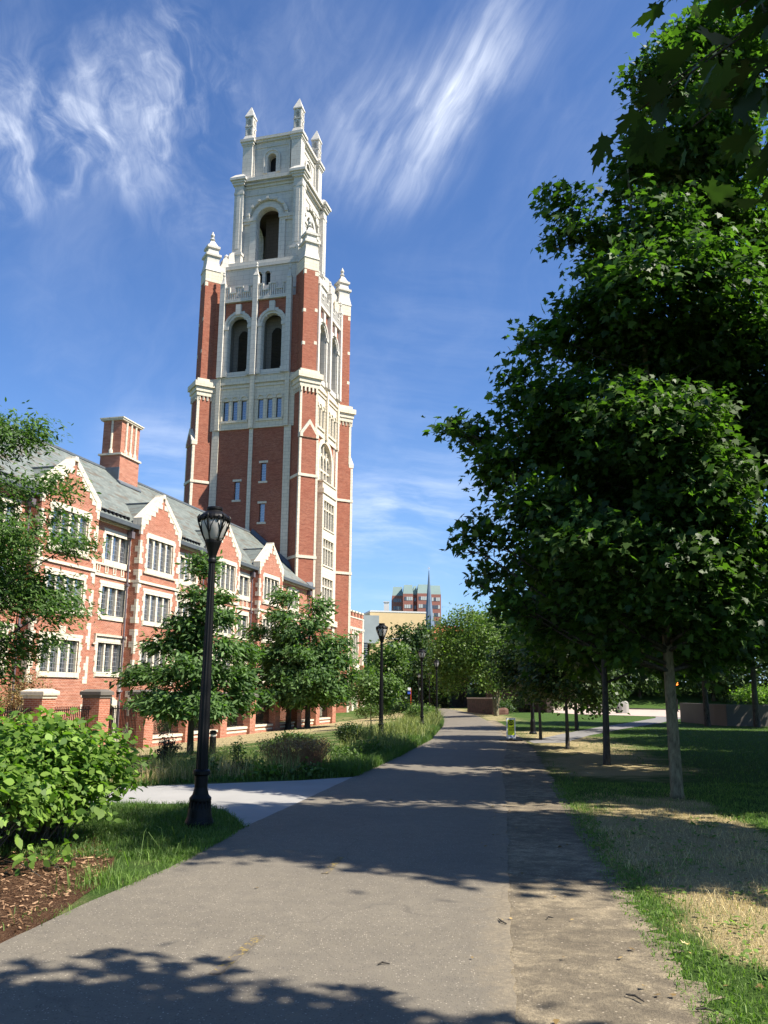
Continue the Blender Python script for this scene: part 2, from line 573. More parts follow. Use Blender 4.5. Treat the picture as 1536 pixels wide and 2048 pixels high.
M['browntwig'] = mat_leaf('dry_stems', (.10, .055, .025), (.24, .13, .055), .1, .7, .1, (1, 1, 1))


def mat_bark(name, c1, c2, sc_=6.):
    m, T = newmat(name)
    g = T.n('ShaderNodeTexCoord').outputs['Object']
    mp = T.n('ShaderNodeMapping', {'Vector': g, 'Scale': (1, 1, .35)}).outputs[0]
    f = T.noise(mp, sc_ * 3, 7, .7, .6)
    f2 = T.noise(g, 2.0, 4)
    c = T.ramp(f, [(.35, c1), (.62, c2)])
    c = T.mix(T.math('MULTIPLY', T.smooth(f2, .4, .7), .4), c, tuple(x * .7 + .03 for x in c2))
    finish(T, principled(T, c, .9, .15, 0, bump(T, f, .9, .02)))
    return m


M['bark'] = mat_bark('maple_bark', (.075, .062, .038), (.25, .215, .13), 5)
M['barkdark'] = mat_bark('dark_bark', (.03, .026, .022), (.09, .08, .065), 5)


def attr(T, nm):
    return T.n('ShaderNodeAttribute', attribute_name=nm).outputs['Fac']


def mat_ground():
    m, T = newmat('lawn')
    g = T.n('ShaderNodeTexCoord').outputs['Object']
    dry = attr(T, 'dry')
    n1 = T.noise(g, .55, 6, .62); n2 = T.noise(g, 3.5, 5, .65); n3 = T.noise(g, 38, 4, .75)
    k = T.math('ADD', T.math('ADD', T.math('MULTIPLY', n1, .7), T.math('MULTIPLY', n2, .35)), T.math('SUBTRACT', T.math('MULTIPLY', dry, 1.0), .98))
    k = T.smooth(k, -.12, .22)
    green = T.ramp(n3, [(.3, (.025, .055, .010)), (.7, (.075, .13, .028))])
    straw = T.ramp(n3, [(.3, (.19, .145, .070)), (.52, (.36, .29, .155)), (.75, (.52, .43, .24))])
    c = T.mix(k, green, straw)
    h = T.math('ADD', n3, T.math('MULTIPLY', n2, .6))
    finish(T, principled(T, c, .95, .1, 0, bump(T, h, .9, .05)))
    return m


def mat_asphalt():
    m, T = newmat('asphalt')
    g = T.n('ShaderNodeTexCoord').outputs['Object']
    n1 = T.noise(g, .7, 5, .6); n2 = T.noise(g, 90, 3, .7); n3 = T.noise(g, 6, 4, .6)
    base = T.ramp(n1, [(.3, (.150, .131, .100)), (.7, (.182, .159, .121))])
    c = T.mix(T.math('MULTIPLY', T.smooth(n3, .35, .7), .25), base, (.085, .076, .066))
    vo = T.n('ShaderNodeTexVoronoi', {'Vector': g, 'Scale': 75.}, feature='F1')
    rnd = T.n('ShaderNodeSeparateColor', {0: vo.outputs['Color']})
    speck = T.math('MULTIPLY', T.smooth(rnd.outputs[0], .86, .90), T.smooth(vo.outputs['Distance'], .42, .25))
    c = T.mix(T.math('MULTIPLY', speck, .85), c, (.44, .38, .30))
    dark = T.math('MULTIPLY', T.smooth(rnd.outputs[1], .72, .82), T.smooth(vo.outputs['Distance'], .5, .3))
    c = T.mix(T.math('MULTIPLY', dark, .55), c, (.04, .037, .034))
    wv = T.n('ShaderNodeTexVoronoi', {'Vector': T.n('ShaderNodeMapping', {'Vector': T.vmath('ADD', g, T.n('ShaderNodeTexNoise', {'Vector': g, 'Scale': 1.2}).outputs['Color']), 'Scale': (1, .55, 1)}).outputs[0], 'Scale': .45}, feature='DISTANCE_TO_EDGE')
    ed = attr(T, 'edge')
    dust = T.smooth(T.math('SUBTRACT', T.math('MULTIPLY', T.noise(g, 5, 7, .75), .95), ed), .18, .55)
    c = T.mix(T.math('MULTIPLY', dust, .85), c, T.ramp(T.noise(g, 30, 4, .7), [(.35, (.15, .125, .09)), (.65, (.26, .215, .145))]))
    pt = T.smooth(T.noise(g, .33, 3, .5), .52, .56)
    c = T.mix(T.math('MULTIPLY', pt, .12), c, (.10, .09, .076))
    crack = T.math('MULTIPLY', T.smooth(wv.outputs['Distance'], .007, .001), T.smooth(n1, .42, .55))
    c = T.mix(T.math('MULTIPLY', crack, .28), c, (.06, .054, .047))
    finish(T, principled(T, c, .8, .3, 0, bump(T, T.math('ADD', n2, T.math('MULTIPLY', rnd.outputs[2], .4)), .55, .008)))
    return m


def mat_dirt():
    m, T = newmat('dirt_shoulder')
    g = T.n('ShaderNodeTexCoord').outputs['Object']
    mp = T.n('ShaderNodeMapping', {'Vector': g, 'Rotation': (0, 0, .35), 'Scale': (1, 1.15, 1)}).outputs[0]
    n1 = T.noise(mp, 4.5, 8, .75, .3); n2 = T.noise(g, 60, 4, .75); n3 = T.noise(g, .6, 3)
    k = T.math('ADD', n1, T.math('MULTIPLY', T.math('SUBTRACT', n3, .5), .5))
    c = T.ramp(k, [(.28, (.125, .105, .078)), (.47, (.195, .163, .115)), (.57, (.29, .24, .162)), (.72, (.42, .345, .225))])
    c = T.mix(T.math('MULTIPLY', T.smooth(n2, .35, .75), .55), c, (.075, .062, .048))
    vo = T.n('ShaderNodeTexVoronoi', {'Vector': g, 'Scale': 42.}, feature='F1')
    rnd = T.n('ShaderNodeSeparateColor', {0: vo.outputs['Color']})
    sp = T.math('MULTIPLY', T.smooth(rnd.outputs[0], .90, .94), T.smooth(vo.outputs['Distance'], .4, .2))
    c = T.mix(T.math('MULTIPLY', sp, .8), c, (.45, .38, .28))
    finish(T, principled(T, c, .95, .1, 0, bump(T, T.math('ADD', n2, n1), .9, .015)))
    return m


def mat_concrete(name, c, spec=.2):
    m, T = newmat(name)
    g = T.n('ShaderNodeTexCoord').outputs['Object']
    n1 = T.noise(g, .8, 6, .65); n2 = T.noise(g, 50, 4, .7)
    cc = T.ramp(n1, [(.3, tuple(x * .82 for x in c)), (.7, c)])
    cc = T.mix(T.math('MULTIPLY', n2, .3), cc, tuple(x * .6 for x in c))
    finish(T, principled(T, cc, .85, spec, 0, bump(T, n2, .4, .006)))
    return m


def mat_mulch():
    m, T = newmat('mulch')
    g = T.n('ShaderNodeTexCoord').outputs['Object']
    mp = T.n('ShaderNodeMapping', {'Vector': g, 'Scale': (1, 2.5, 1), 'Rotation': (0, 0, .8)}).outputs[0]
    vo = T.n('ShaderNodeTexVoronoi', {'Vector': T.vmath('ADD', mp, T.n('ShaderNodeTexNoise', {'Vector': g, 'Scale': 9.}).outputs['Color']), 'Scale': 58.}, feature='F1')
    rnd = T.n('ShaderNodeSeparateColor', {0: vo.outputs['Color']})
    c = T.ramp(rnd.outputs[0], [(0, (.055, .026, .014)), (.45, (.13, .062, .032)), (.85, (.22, .115, .06)), (.96, (.36, .24, .14)), (1, (.5, .38, .25))])
    n = T.noise(g, 3, 4)
    c = T.mix(T.math('MULTIPLY', T.smooth(n, .4, .7), .5), c, (.13, .065, .035))
    finish(T, principled(T, c, .95, .1, 0, bump(T, T.math('ADD', rnd.outputs[1], vo.outputs['Distance']), 1., .02)))
    return m


M['ground'] = mat_ground()
M['asphalt'] = mat_asphalt()
M['dirt'] = mat_dirt()
M['concrete'] = mat_concrete('pale_concrete', (.34, .33, .31))
M['sidepath'] = mat_concrete('grey_concrete', (.22, .21, .20))
M['road'] = mat_concrete('pinkish_road', (.50, .40, .33))
M['old_and_shade_conc'] = mat_concrete('weathered_and_shade_concrete', (.14, .126, .108))  # weathered concrete, also the painted shade on the fence pier caps
M['rock'] = mat_concrete('pale_granite', (.36, .34, .30))
M['mulch'] = mat_mulch()

rng = np.random.default_rng(11)


# ------------------------------------------------------------------ numpy mesh helpers
def mesh_np(name, verts, k, mat, parent=None, rnd=None, loc=None, faces=None):
    """verts (N,kv,3); faces: list of index lists within one item"""
    N, kv = verts.shape[0], verts.shape[1]
    if faces is None: faces = [list(range(kv))]
    me = bpy.data.meshes.new(name)
    me.vertices.add(N * kv)
    me.vertices.foreach_set('co', verts.reshape(-1).astype(np.float32))
    lp = np.concatenate([np.array(f) for f in faces])
    L = len(lp)
    loops = (np.arange(N)[:, None] * kv + lp[None, :]).reshape(-1)
    me.loops.add(N * L)
    me.loops.foreach_set('vertex_index', loops.astype(np.int32))
    st = np.cumsum([0] + [len(f) for f in faces])[:-1]
    starts = (np.arange(N)[:, None] * L + st[None, :]).reshape(-1)
    me.polygons.add(N * len(faces))
    me.polygons.foreach_set('loop_start', starts.astype(np.int32))
    me.update(calc_edges=True)
    me.materials.append(mat)
    if rnd is None: rnd = rng.random(N)
    at = me.attributes.new('rnd', 'FLOAT', 'FACE')
    at.data.foreach_set('value', np.repeat(rnd, len(faces)).astype(np.float32))
    o = bpy.data.objects.new(name, me)
    col.objects.link(o)
    if parent is not None: o.parent = parent
    if loc is not None: o.location = loc
    return o


def norm(a):
    return a / np.maximum(np.linalg.norm(a, axis=-1, keepdims=True), 1e-9)


TPL_MAPLE = np.array([(0, 0, 0), (.16, .10, .0), (.42, -.04, -.05), (.34, .22, -.02), (.62, .52, -.10), (.30, .46, 0), (.26, .62, 0), (0, 1.05, -.08), (-.26, .62, 0), (-.30, .46, 0), (-.62, .52, -.10), (-.34, .22, -.02), (-.42, -.04, -.05), (-.16, .10, 0)], float)
_h = [(0, 0), (.05, .05), (.20, .06), (.42, -.04), (.36, .10), (.46, .16), (.34, .24), (.47, .33), (.62, .34), (.58, .44), (.78, .60), (.56, .56), (.50, .64), (.40, .52), (.24, .44), (.28, .62), (.38, .74), (.24, .76), (.20, .90), (.10, .86)]
TPL_MAPLE_HI = np.array([(a, b, -.10 * abs(a) - .06 * b * b) for a, b in _h] + [(0, 1.15, -.12)] + [(-a, b, -.10 * abs(a) - .06 * b * b) for a, b in _h[:0:-1]], float)
TPL_OVAL = np.array([(0, 0, 0), (.22, .18, .04), (.34, .45, .05), (.24, .75, .02), (0, 1.1, -.08), (-.24, .75, .02), (-.34, .45, .05), (-.22, .18, .04)], float)
TPL_DIA = np.array([(0, 0, 0), (.36, .45, .05), (0, 1.0, -.05), (-.36, .45, .05)], float)
TPL_LONG = np.array([(0, 0, 0), (.17, .35, .02), (.13, .75, 0), (0, 1.05, -.04), (-.13, .75, 0), (-.17, .35, .02)], float)


def leaves(name, pos, outward, size, tpl, mat, parent, up=.75, jit=.55, droop=.35, r=rng, flat=1.0):
    N = len(pos)
    nn = norm(outward * .45 + np.array([0, 0, up]) + r.normal(0, jit, (N, 3)))
    tt = outward + r.normal(0, .7, (N, 3)); tt[:, 2] -= droop
    tt = norm(tt - nn * (tt * nn).sum(1, keepdims=True))
    bb = np.cross(tt, nn)
    s = size * (.42 + .85 * r.random(N) ** .8)
    V = pos[:, None, :] + s[:, None, None] * (tpl[None, :, 0, None] * bb[:, None, :] + tpl[None, :, 1, None] * tt[:, None, :] + tpl[None, :, 2, None] * nn[:, None, :])
    return mesh_np(name, V, None, mat, parent)


def tree(name, label, cat, x, y, lobes, trunk_top, r0, nleaf, size, tpl, lmat, bmat=None, group=None, seed=1, lean=(0, 0), spray=.28, per=14, z=None, shell=.45, droop=.35, up=.75, sub=5, branch_start=.25, jit=.55, stems=None):
    """lobes: (dx,dy,z,rx,ry,rz) relative to the base"""
    r = np.random.default_rng(seed)
    z0 = gzf(x, y) - .03 if z is None else z
    root = empty(name, (x, y, z0), 0, label, cat, group)
    mb = MB()
    H = trunk_top
    for sx, sy, sr in (stems or [(0, 0, 1.)]):
        pts = []; rad = []
        nseg = 9
        for k in range(nseg + 1):
            t = k / nseg
            pts.append((sx * .25 + (sx * 1.6 + lean[0]) * t ** 1.1 + .05 * math.sin(t * 7 + seed) * H * .06, sy * .25 + (sy * 1.6 + lean[1]) * t + .05 * math.cos(t * 6 + seed) * H * .06, H * t))
            rr = r0 * sr * (1 - .86 * t)
            if k == 0: rr *= 1.3
            rad.append(rr)
        pts.insert(1, tuple(pts[0][i] * .9 + pts[1][i] * .1 for i in range(3))); rad.insert(1, r0 * sr * 1.03)
        mb.tube(pts, rad, 12)

    def tr(t):
        t = min(max(t, 0), 1)
        return Vector((lean[0] * t, lean[1] * t, H * t))
    lb = MB()
    vols = np.array([l[3] * l[4] * l[5] for l in lobes]) ** .8
    w = vols / vols.sum()
    P = []; O = []
    for i, l in enumerate(lobes):
        c = Vector(l[:3])
        d = math.hypot(c.x - lean[0] * c.z / H, c.y - lean[1] * c.z / H)
        t0 = max(branch_start, min(.95, (c.z - d * .55) / H))
        a = tr(t0)
        midp = a.lerp(c, .5) + Vector((0, 0, -.08 * d + .02))
        rb = r0 * .42 * (1 - t0 * .75)
        q = [a, a.lerp(midp, .6), midp, midp.lerp(c, .6), c]
        lb.tube(q, [rb, rb * .8, rb * .62, rb * .45, rb * .25], 6)
        n = int(nleaf * w[i])
        nc = max(3, n // per)
        dirs = norm(r.normal(0, 1, (nc, 3)))
        rad = r.random(nc) ** shell
        cc = np.array(l[:3]) + dirs * rad[:, None] * np.array(l[3:6])
        for s_ in range(sub):
            j = r.integers(nc)
            e = Vector(cc[j]); st = q[3].lerp(c, r.random())
            mm = st.lerp(e, .5) + Vector(r.normal(0, .06, 3))
            lb.tube([st, mm, e], [rb * .28, rb * .18, .004], 4)
        idx = np.repeat(np.arange(nc), per)
        pp = cc[idx] + r.normal(0, 1, (len(idx), 3)) * np.array([spray, spray, spray * .62])
        P.append(pp)
        oo = norm(pp - np.array([lean[0] * .5, lean[1] * .5, l[2] - .5])); oo[:, 2] *= .5
        O.append(oo)
    mb.build('trunk', bmat or M['bark'], root, org=(0, 0, 0), smooth=True)
    lb.build('limbs', M['barkdark'], root, org=(0, 0, 0), smooth=True)
    leaves('crown', np.concatenate(P), norm(np.concatenate(O)), size, tpl, lmat, root, up=up, r=r, droop=droop, jit=jit)
    return root


def auto_lobes(cx, cy, cz, rx, ry, rz, n, seed, k=.42, cone=0.):
    r = np.random.default_rng(seed)
    out = [(cx, cy, cz, rx * .5, ry * .5, rz * .55)]
    for i in range(n):
        ph = i * 2.399 + r.uniform(-.3, .3)
        zz = -0.85 + 1.75 * (i + .5) / n
        rr = math.sqrt(max(0.05, 1 - min(1, abs(zz)) ** 2)) * r.uniform(.55, .82)
        f = 1 - cone * max(0, zz)
        s = k * r.uniform(.75, 1.25) * (1 - .25 * max(0, zz))
        out.append((cx + rx * rr * f * math.cos(ph), cy + ry * rr * f * math.sin(ph), cz + rz * zz * .8, rx * s, ry * s, rz * s * .8))
    return out


def tier_lobes(Rm, z0, z1, tiers, seed, flat=.55, cx=0., cy=0.):
    r = np.random.default_rng(seed); out = []
    for t in range(tiers):
        f = t / (tiers - 1)
        z = z0 + (z1 - z0) * f; R_ = Rm * (1 - f) ** .55 * (1 if t else .85)
        n = max(2, int(round(6.4 * (1 - f) ** .7)))
        s_ = Rm * (.34 - .12 * f)
        for k in range(n):
            an = 2 * math.pi * (k + r.uniform(-.25, .25)) / n + t * 1.1
            q = max(R_ - s_ * .6, .05) * r.uniform(.55, 1.22)
            out.append((cx + q * math.cos(an), cy + q * math.sin(an), z + r.uniform(-.5, .5) * (z1 - z0) / tiers * .6 - .10 * q, s_ * r.uniform(.85, 1.2), s_ * r.uniform(.85, 1.2), s_ * flat))
        if f < .8: out.append((cx, cy, z + .2, R_ * .35, R_ * .35, s_ * .5))
    return out


def tube_obj(name, pts, rads, mat, parent=None, n=8, org=None):
    mb = MB(); mb.tube(pts, rads, n)
    return mb.build(name, mat, parent, org=org, smooth=True)

# ================================================================== GROUND AND PATHS
PL = [(-2.62, 2.0), (-2.52, 4.5), (-2.43, 5.94), (-2.25, 7.0), (-1.93, 8.45), (-1.64, 10.86), (-1.21, 13.28), (-.55, 17.15), (.46, 22.95), (1.66, 30.74), (3.05, 45.09), (4.2, 62), (4.9, 80), (4.4, 95), (2.4, 112), (-3, 132), (-6, 140)]
PR = [(.55, 2.0), (.68, 4.67), (1.11, 8.02), (1.75, 12.5), (2.55, 19.06), (3.5, 25), (4.38, 31.13), (5.4, 41), (6.4, 54), (7.5, 70), (8.0, 84), (7.7, 96), (6.2, 108), (2.6, 121), (-3, 140)]
DR = [(1.66, 2.0), (1.72, 4.7), (1.85, 5.95), (2.02, 7.48), (2.4, 10.5), (2.87, 13.85), (3.5, 19), (4.44, 25.79), (5.0, 31.0), (5.5, 37.0), (6.3, 45.8), (6.9, 54.5)]


def interp(poly, y):
    ys = [p[1] for p in poly]; xs = [p[0] for p in poly]
    return np.interp(y, ys, xs)


def dryness(x, y):
    """real dryness of the grass (0 lush, 1 straw)"""
    dr = interp(DR, y)
    e = x - dr
    near = np.exp(-((e - 1.2) / 1.7) ** 2) * ss((16 - y) / 4.) * (e > -.5)
    green_rim = .8 * np.exp(-((e - .10) / .22) ** 2) * ss((9.5 - y) / 2.)
    greenpatch = ss((e - 2.1) / .7) * ss((16 - y) / 3.)
    mid = .55 * np.exp(-((e - 1.5) / 2.2) ** 2) * ss((y - 15) / 4.) * ss((44 - y) / 8.)
    far = .45 * ss((y - 46) / 8.) * (x > interp(PR, y)) * np.exp(-((x - interp(PR, y)) / 3.5) ** 2)
    late = ss((e - 1.9) / .5) * ss((y - 10.2) / 1.4) + .75 * ss((6.4 - y) / 1.2) * ss((1.2 - e) / .8 + .4)
    pat = .5 + .25 * (np.sin(x * 4.1 + 1.7 * np.sin(y * 1.9)) + np.sin(y * 3.3 + 1.5 * np.sin(x * 2.7 + 1)))
    right = np.clip(near * (.50 + .62 * pat) - green_rim * .5 - greenpatch * .8 - 1.1 * late, 0, 1) + mid + far + .12
    b, a = ba(x, y)
    left = .40 + .28 * ss((15 - b) / 4.) * ss((b - 6) / 2)
    return np.where(x > .5 * (interp(PL, y) + interp(PR, y)), right, left)


def grid_mesh(name, xs, ys, zfun, mat, extra=None):
    X, Y = np.meshgrid(xs, ys)
    Z = zfun(X, Y)
    v = np.stack([X, Y, Z], -1).reshape(-1, 3)
    nx, ny = len(xs), len(ys)
    i = (np.arange(ny - 1)[:, None] * nx + np.arange(nx - 1)[None, :]).reshape(-1)
    f = np.stack([i, i + 1, i + nx + 1, i + nx], 1)
    me = bpy.data.meshes.new(name)
    me.vertices.add(len(v)); me.vertices.foreach_set('co', v.reshape(-1).astype(np.float32))
    me.loops.add(f.size); me.loops.foreach_set('vertex_index', f.reshape(-1).astype(np.int32))
    me.polygons.add(len(f)); me.polygons.foreach_set('loop_start', (np.arange(len(f)) * 4).astype(np.int32))
    me.update(calc_edges=True)
    me.polygons.foreach_set('use_smooth', [True] * len(f))
    if extra is not None:
        at = me.attributes.new('dry', 'FLOAT', 'POINT')
        at.data.foreach_set('value', extra(X, Y).reshape(-1).astype(np.float32))
    me.materials.append(mat)
    o = bpy.data.objects.new(name, me); col.objects.link(o)
    return o


xs = np.unique(np.concatenate([np.linspace(-900, -60, 15), np.linspace(-60, -26, 18), np.arange(-26, 40, .4), np.arange(18, 19.4, .1), np.linspace(40, 120, 21), np.linspace(120, 900, 14)]))
ys = np.unique(np.concatenate([np.linspace(-300, -10, 12), np.arange(-10, 110, .5), np.array([47.1, 47.2, 47.3]), np.linspace(110, 200, 31), np.linspace(200, 2500, 24)]))
g = grid_mesh('ground', xs, ys, gz, M['ground'], dryness)
tag(g, 'grass lawn and ground on both sides of the path', None, None, 'structure')


def strip(name, L, Rr, n, off, mat, label, jit=0., seed=0, y0=None, y1=None, cols=6):
    r = np.random.default_rng(seed)
    y0 = y0 if y0 is not None else max(L[0][1], Rr[0][1]); y1 = y1 if y1 is not None else min(L[-1][1], Rr[-1][1])
    ys_ = np.linspace(0, 1, n) ** 1.6 * (y1 - y0) + y0
    xl = interp(L, ys_) + r.normal(0, 1, n) * jit * .3; xr = interp(Rr, ys_) + r.normal(0, 1, n) * jit
    t = np.linspace(0, 1, cols)
    X = xl[:, None] * (1 - t) + xr[:, None] * t
    Y = np.repeat(ys_[:, None], cols, 1)
    v = np.stack([X, Y, gz(X, Y) + off], -1).reshape(-1, 3)
    i = (np.arange(n - 1)[:, None] * cols + np.arange(cols - 1)[None, :]).reshape(-1)
    f = np.stack([i, i + 1, i + cols + 1, i + cols], 1)
    me = bpy.data.meshes.new(name)
    me.from_pydata(v.tolist(), [], f.tolist()); me.materials.append(mat)
    W_ = (xr - xl)[:, None] * (1 - t)[None, :]
    at = me.attributes.new('edge', 'FLOAT', 'POINT'); at.data.foreach_set('value', W_.reshape(-1).astype(np.float32))
    o = bpy.data.objects.new(name, me); col.objects.link(o)
    return tag(o, label, None, None, 'structure')


strip('path', PL, PR, 400, .012, M['asphalt'], 'asphalt multi-use path running away past the tower', .012, 3, 2.0, 138)
strip('dirt_shoulder', [(a - .25, b) for a, b in PR], DR, 500, .006, M['dirt'], 'worn dirt shoulder along the right side of the path', .05, 4, 2.0, 54)


def flat_poly(name, pts, off, mat, label, dens=None):
    """triangulated polygon draped on the ground"""
    import bmesh
    from mathutils.geometry import delaunay_2d_cdt
    P = [Vector(p) for p in pts]
    edges = [(i, (i + 1) % len(P)) for i in range(len(P))]
    minx, maxx = min(p.x for p in P), max(p.x for p in P); miny, maxy = min(p.y for p in P), max(p.y for p in P)
    extra = []
    st = dens or 1.0
    yy = miny + st / 2
    while yy < maxy:
        xx = minx + st / 2
        while xx < maxx:
            extra.append(Vector((xx, yy))); xx += st
        yy += st
    vv, ee, ff, *_ = delaunay_2d_cdt(P + extra, edges, [list(range(len(P)))], 1, 1e-5)
    me = bpy.data.meshes.new(name)
    me.from_pydata([(p.x, p.y, gzf(p.x, p.y) + off) for p in vv], [], [list(f) for f in ff])
    me.materials.append(mat); me.update()
    if len(me.polygons) and me.polygons[0].normal.z < 0: me.flip_normals()
    o = bpy.data.objects.new(name, me); col.objects.link(o)
    return tag(o, label, None, None, 'structure')


flat_poly('branch_path', [(-.40, 17.3), (-1.5, 16.45), (-3.16, 15.75), (-4.4, 15.7), (-6.6, 15.6), (-11, 15.9), (-11, 12.6), (-6.5, 12.7), (-3.6, 12.95), (-2.7, 12.95), (-2.15, 12.3), (-1.85, 11.5), (-1.64, 10.86), (-1.40, 10.9), (-.9, 13.28), (-.2, 17.15)], .007, M['concrete'], 'pale concrete path branching off to the left')
flat_poly('mulch_bed', [(-2.5, 4.0), (-2.43, 5.6), (-2.40, 6.05), (-2.34, 6.6), (-2.36, 7.3), (-2.34, 7.9), (-2.6, 8.9), (-3.2, 10.2), (-4.2, 11.6), (-7.5, 11.6), (-8, 4.0)], .008, M['mulch'], 'brown wood chip mulch under the near left bush', .5)
flat_poly('side_path', [(5.0, 30.4), (7.4, 36.2), (10.2, 42.6), (14.5, 51.5), (19.0, 61.3), (20.5, 66), (22.3, 66), (20.6, 60.6), (15.8, 50.4), (11.2, 41.4), (8.2, 35.0), (6.1, 29.6), (5.0, 29.2)], .008, M['sidepath'], 'narrow concrete path curving across the right lawn')
flat_poly('road', [(15.5, 71), (20.5, 65.5), (23.5, 57.5), (46, 56), (60, 78), (60, 93), (36, 92), (24, 96), (18, 112), (13, 112), (13.5, 90)], .02, M['road'], 'pinkish sunlit roadway beyond the right lawn', 2.0)


def kerb(name, pts, w, h, label):
    mb = MB()
    for (a, b), (c, e) in zip(pts[:-1], pts[1:]):
        d = Vector((c - a, e - b)).normalized(); nx_, ny_ = -d.y * w, d.x * w
        z0_, z1_ = gzf(a, b), gzf(c, e)
        mb.prism([(a, b, z0_ - .05), (c, e, z1_ - .05), (c + nx_, e + ny_, z1_ - .05), (a + nx_, b + ny_, z0_ - .05)], [(a, b, z0_ + h), (c, e, z1_ + h), (c + nx_, e + ny_, z1_ + h), (a + nx_, b + ny_, z0_ + h)])
    return tag(mb.build(name, M['old_and_shade_conc'], None), label, None, None, 'structure')


kerb('kerb', [(60, 93), (48, 92.5), (36, 92), (30, 93.5), (24, 96), (20.5, 104)], .18, .14, 'far concrete kerb of the road')

# faded yellow dashes painted on the asphalt
def mat_fade():
    m, T = newmat('faded_yellow_paint')
    g_ = T.n('ShaderNodeTexCoord').outputs['Object']
    k = T.smooth(T.noise(g_, 26, 5, .75), .50, .60)
    c = T.mix(k, (.118, .103, .086), (.30, .22, .07))
    finish(T, principled(T, c, .85, .2, 0, bump(T, T.noise(g_, 90, 3, .7), .5, .008)))
    return m


fade = mat_fade()
for (xa, ya, xb, yb) in ((-.95, 5.35, -.80, 6.15), (-.50, 8.15, -.40, 8.95)):
    mb = MB(); w = .035
    mb.poly([(xa - w, ya, .017), (xa + w, ya, .017), (xb + w, yb, .017), (xb - w, yb, .017)])
    tag(mb.build('lane_marking', fade, None), 'faded yellow paint dash worn into the asphalt', None, None, 'structure')

# ================================================================== BELL TOWER
TB, TA = -6.8, 83.5
tower = broot('bell_tower', TB, TA, -.7, 'tall red brick and pale stone bell tower with stepped stone crown', 'tower')
tower['org'] = (TB, TA, 0.)
tower.location = bw(TB, TA, 0.)


def face(k, h, cx=TB, cy=TA):
    """k: 0 front (towards camera), 1 right, 2 back, 3 left"""
    t = [(1, 0), (0, 1), (-1, 0), (0, -1)][k]
    nn_ = (t[1], -t[0])
    return FF(cx + nn_[0] * h, cy + nn_[1] * h, *t)


H6 = 5.85
brick = MB(); stone = MB(); winstone = MB()
panes = {}


def pane_rect(mb, F, s0, s1, z0, z1, d):
    F.rect(mb, s0, s1, z0, z1, d)


def twindow(F, holes, d_glass, mk, name='window', frame_d=(-.3, .03), bar=None, arch=False, parent=tower):
    pass


# --- lower shaft walls
for k in range(4):
    F = face(k, H6)
    if k in (0, 2, 3):
        slits = [(-1.65, -1.05, 20.5, 22.4), (1.17, 1.77, 22.3, 24.2), (1.17, 1.77, 18.1, 20.0)] if k == 0 else []
        F.wall(brick, -H6, H6, -1.2, 27.9, slits, 0, .25)
        for h_ in slits:
            w = MB()
            F.box(w, h_[0] - .18, h_[1] + .18, h_[3], h_[3] + .22, -.05, .05)
            F.box(w, h_[0] - .18, h_[1] + .18, h_[2] - .2, h_[2], -.05, .07)
            wo_ = w.build('window', M['stone'], tower)
            w = MB(); F.rect(w, h_[0], h_[1], h_[2], h_[3], -.2)
            w.build('pane', M['pane'], wo_, org=(TB, TA, 0.))
        # plain vertical stone bands
        for s0, s1 in ((-4.35, -3.6), (-.2, .2), (3.6, 4.35)):
            F.box(stone, s0, s1, -1.2, 27.9, -.05, .12)
    else:
        # right face: arched great window above the oriel
        F.wall(brick, -H6, H6, -1.2, 22.3, [(-2.3, 2.1, 9.0, 21.8)], 0, .02)
        F.archwall(brick, -H6, H6, 22.3, 27.9, .2, 2.0, 22.5, 25.6, 0, .5, 0, 0, 14)
        F.archring(stone, .2, 2.0, 2.5, 22.3, 25.6, -.02, .14, 0, 16)
        F.archrev(stone, .2, 1.995, 22.5, 25.595, .10, .6, 0, 14)
        w = MB()
        for q in (-.8, .2, 1.2):
            F.box(w, q - .10, q + .10, 22.5, 26.8 if q != .2 else 27.5, -.38, -.12)
        F.box(w, -1.8, 2.2, 24.5, 24.7, -.39, -.15)
        for q in (-1.3, -.3, .7, 1.7):
            F.archring(w, q, .36, .5, 25.4, 25.7, -.37, -.14, 0, 6, .5)
        gw = w.build('great_window', M['stone'], tower)
        w = MB(); F.archfill(w, .2, 2.0, 22.4, 25.6, -.32)
        w.build('pane', M['pane'], gw, org=(TB, TA, 0.))
        for s0, s1 in ((-4.3, -3.6), (3.6, 4.3)):
            F.box(stone, s0, s1, -1.2, 27.9, -.05, .12)
        for s0, s1 in ((-3.0, -2.75), (3.0, 3.25)):
            F.box(stone, s0, s1, 9.0, 27.9, -.05, .06)
        # base courses and stepped stone panel
        F.box(stone, -5.4, 5.4, -1.2, 1.6, -.05, .18)
        F.box(stone, -5.0, 5.0, 8.4, 9.0, -.05, .3)
        for i in range(14):
            F.box(stone, -2.6 + i * .38, -2.4 + i * .38, 8.1, 8.4, -.05, .25)

# --- oriel bay on the right face
F = face(1, H6)
orl = MB()
o0, o1, od = -2.2, 2.0, .75
grp = [(18.1, 21.0), (14.3, 17.0), (10.4, 13.0)]
oh = [(-1.75, 1.55, a, b) for a, b in grp]
F.wall(orl, o0, o1, 9.2, 21.8, oh, od, .3)
for sgn, q in ((-1, o0), (1, o1)):
    orl.poly([F.p(q, 9.2, 0), F.p(q, 9.2, od), F.p(q, 21.8, od), F.p(q, 21.8, 0)])
F.box(orl, o0 - .1, o1 + .1, 21.7, 22.2, -.1, od + .12)
F.box(orl, o0 - .02, o1 + .02, 22.2, 22.9, -.1, od - .04)
F.box(orl, o0 - .1, o1 + .1, 22.9, 23.05, -.1, od + .06)
F.box(orl, o0 - .08, o1 + .08, 9.0, 9.35, -.1, od + .1)
F.ext(orl, [(o0 + .1, 8.6), (o1 - .1, 8.6), (o1, 9.0), (o0, 9.0)], -.1, od - .1)
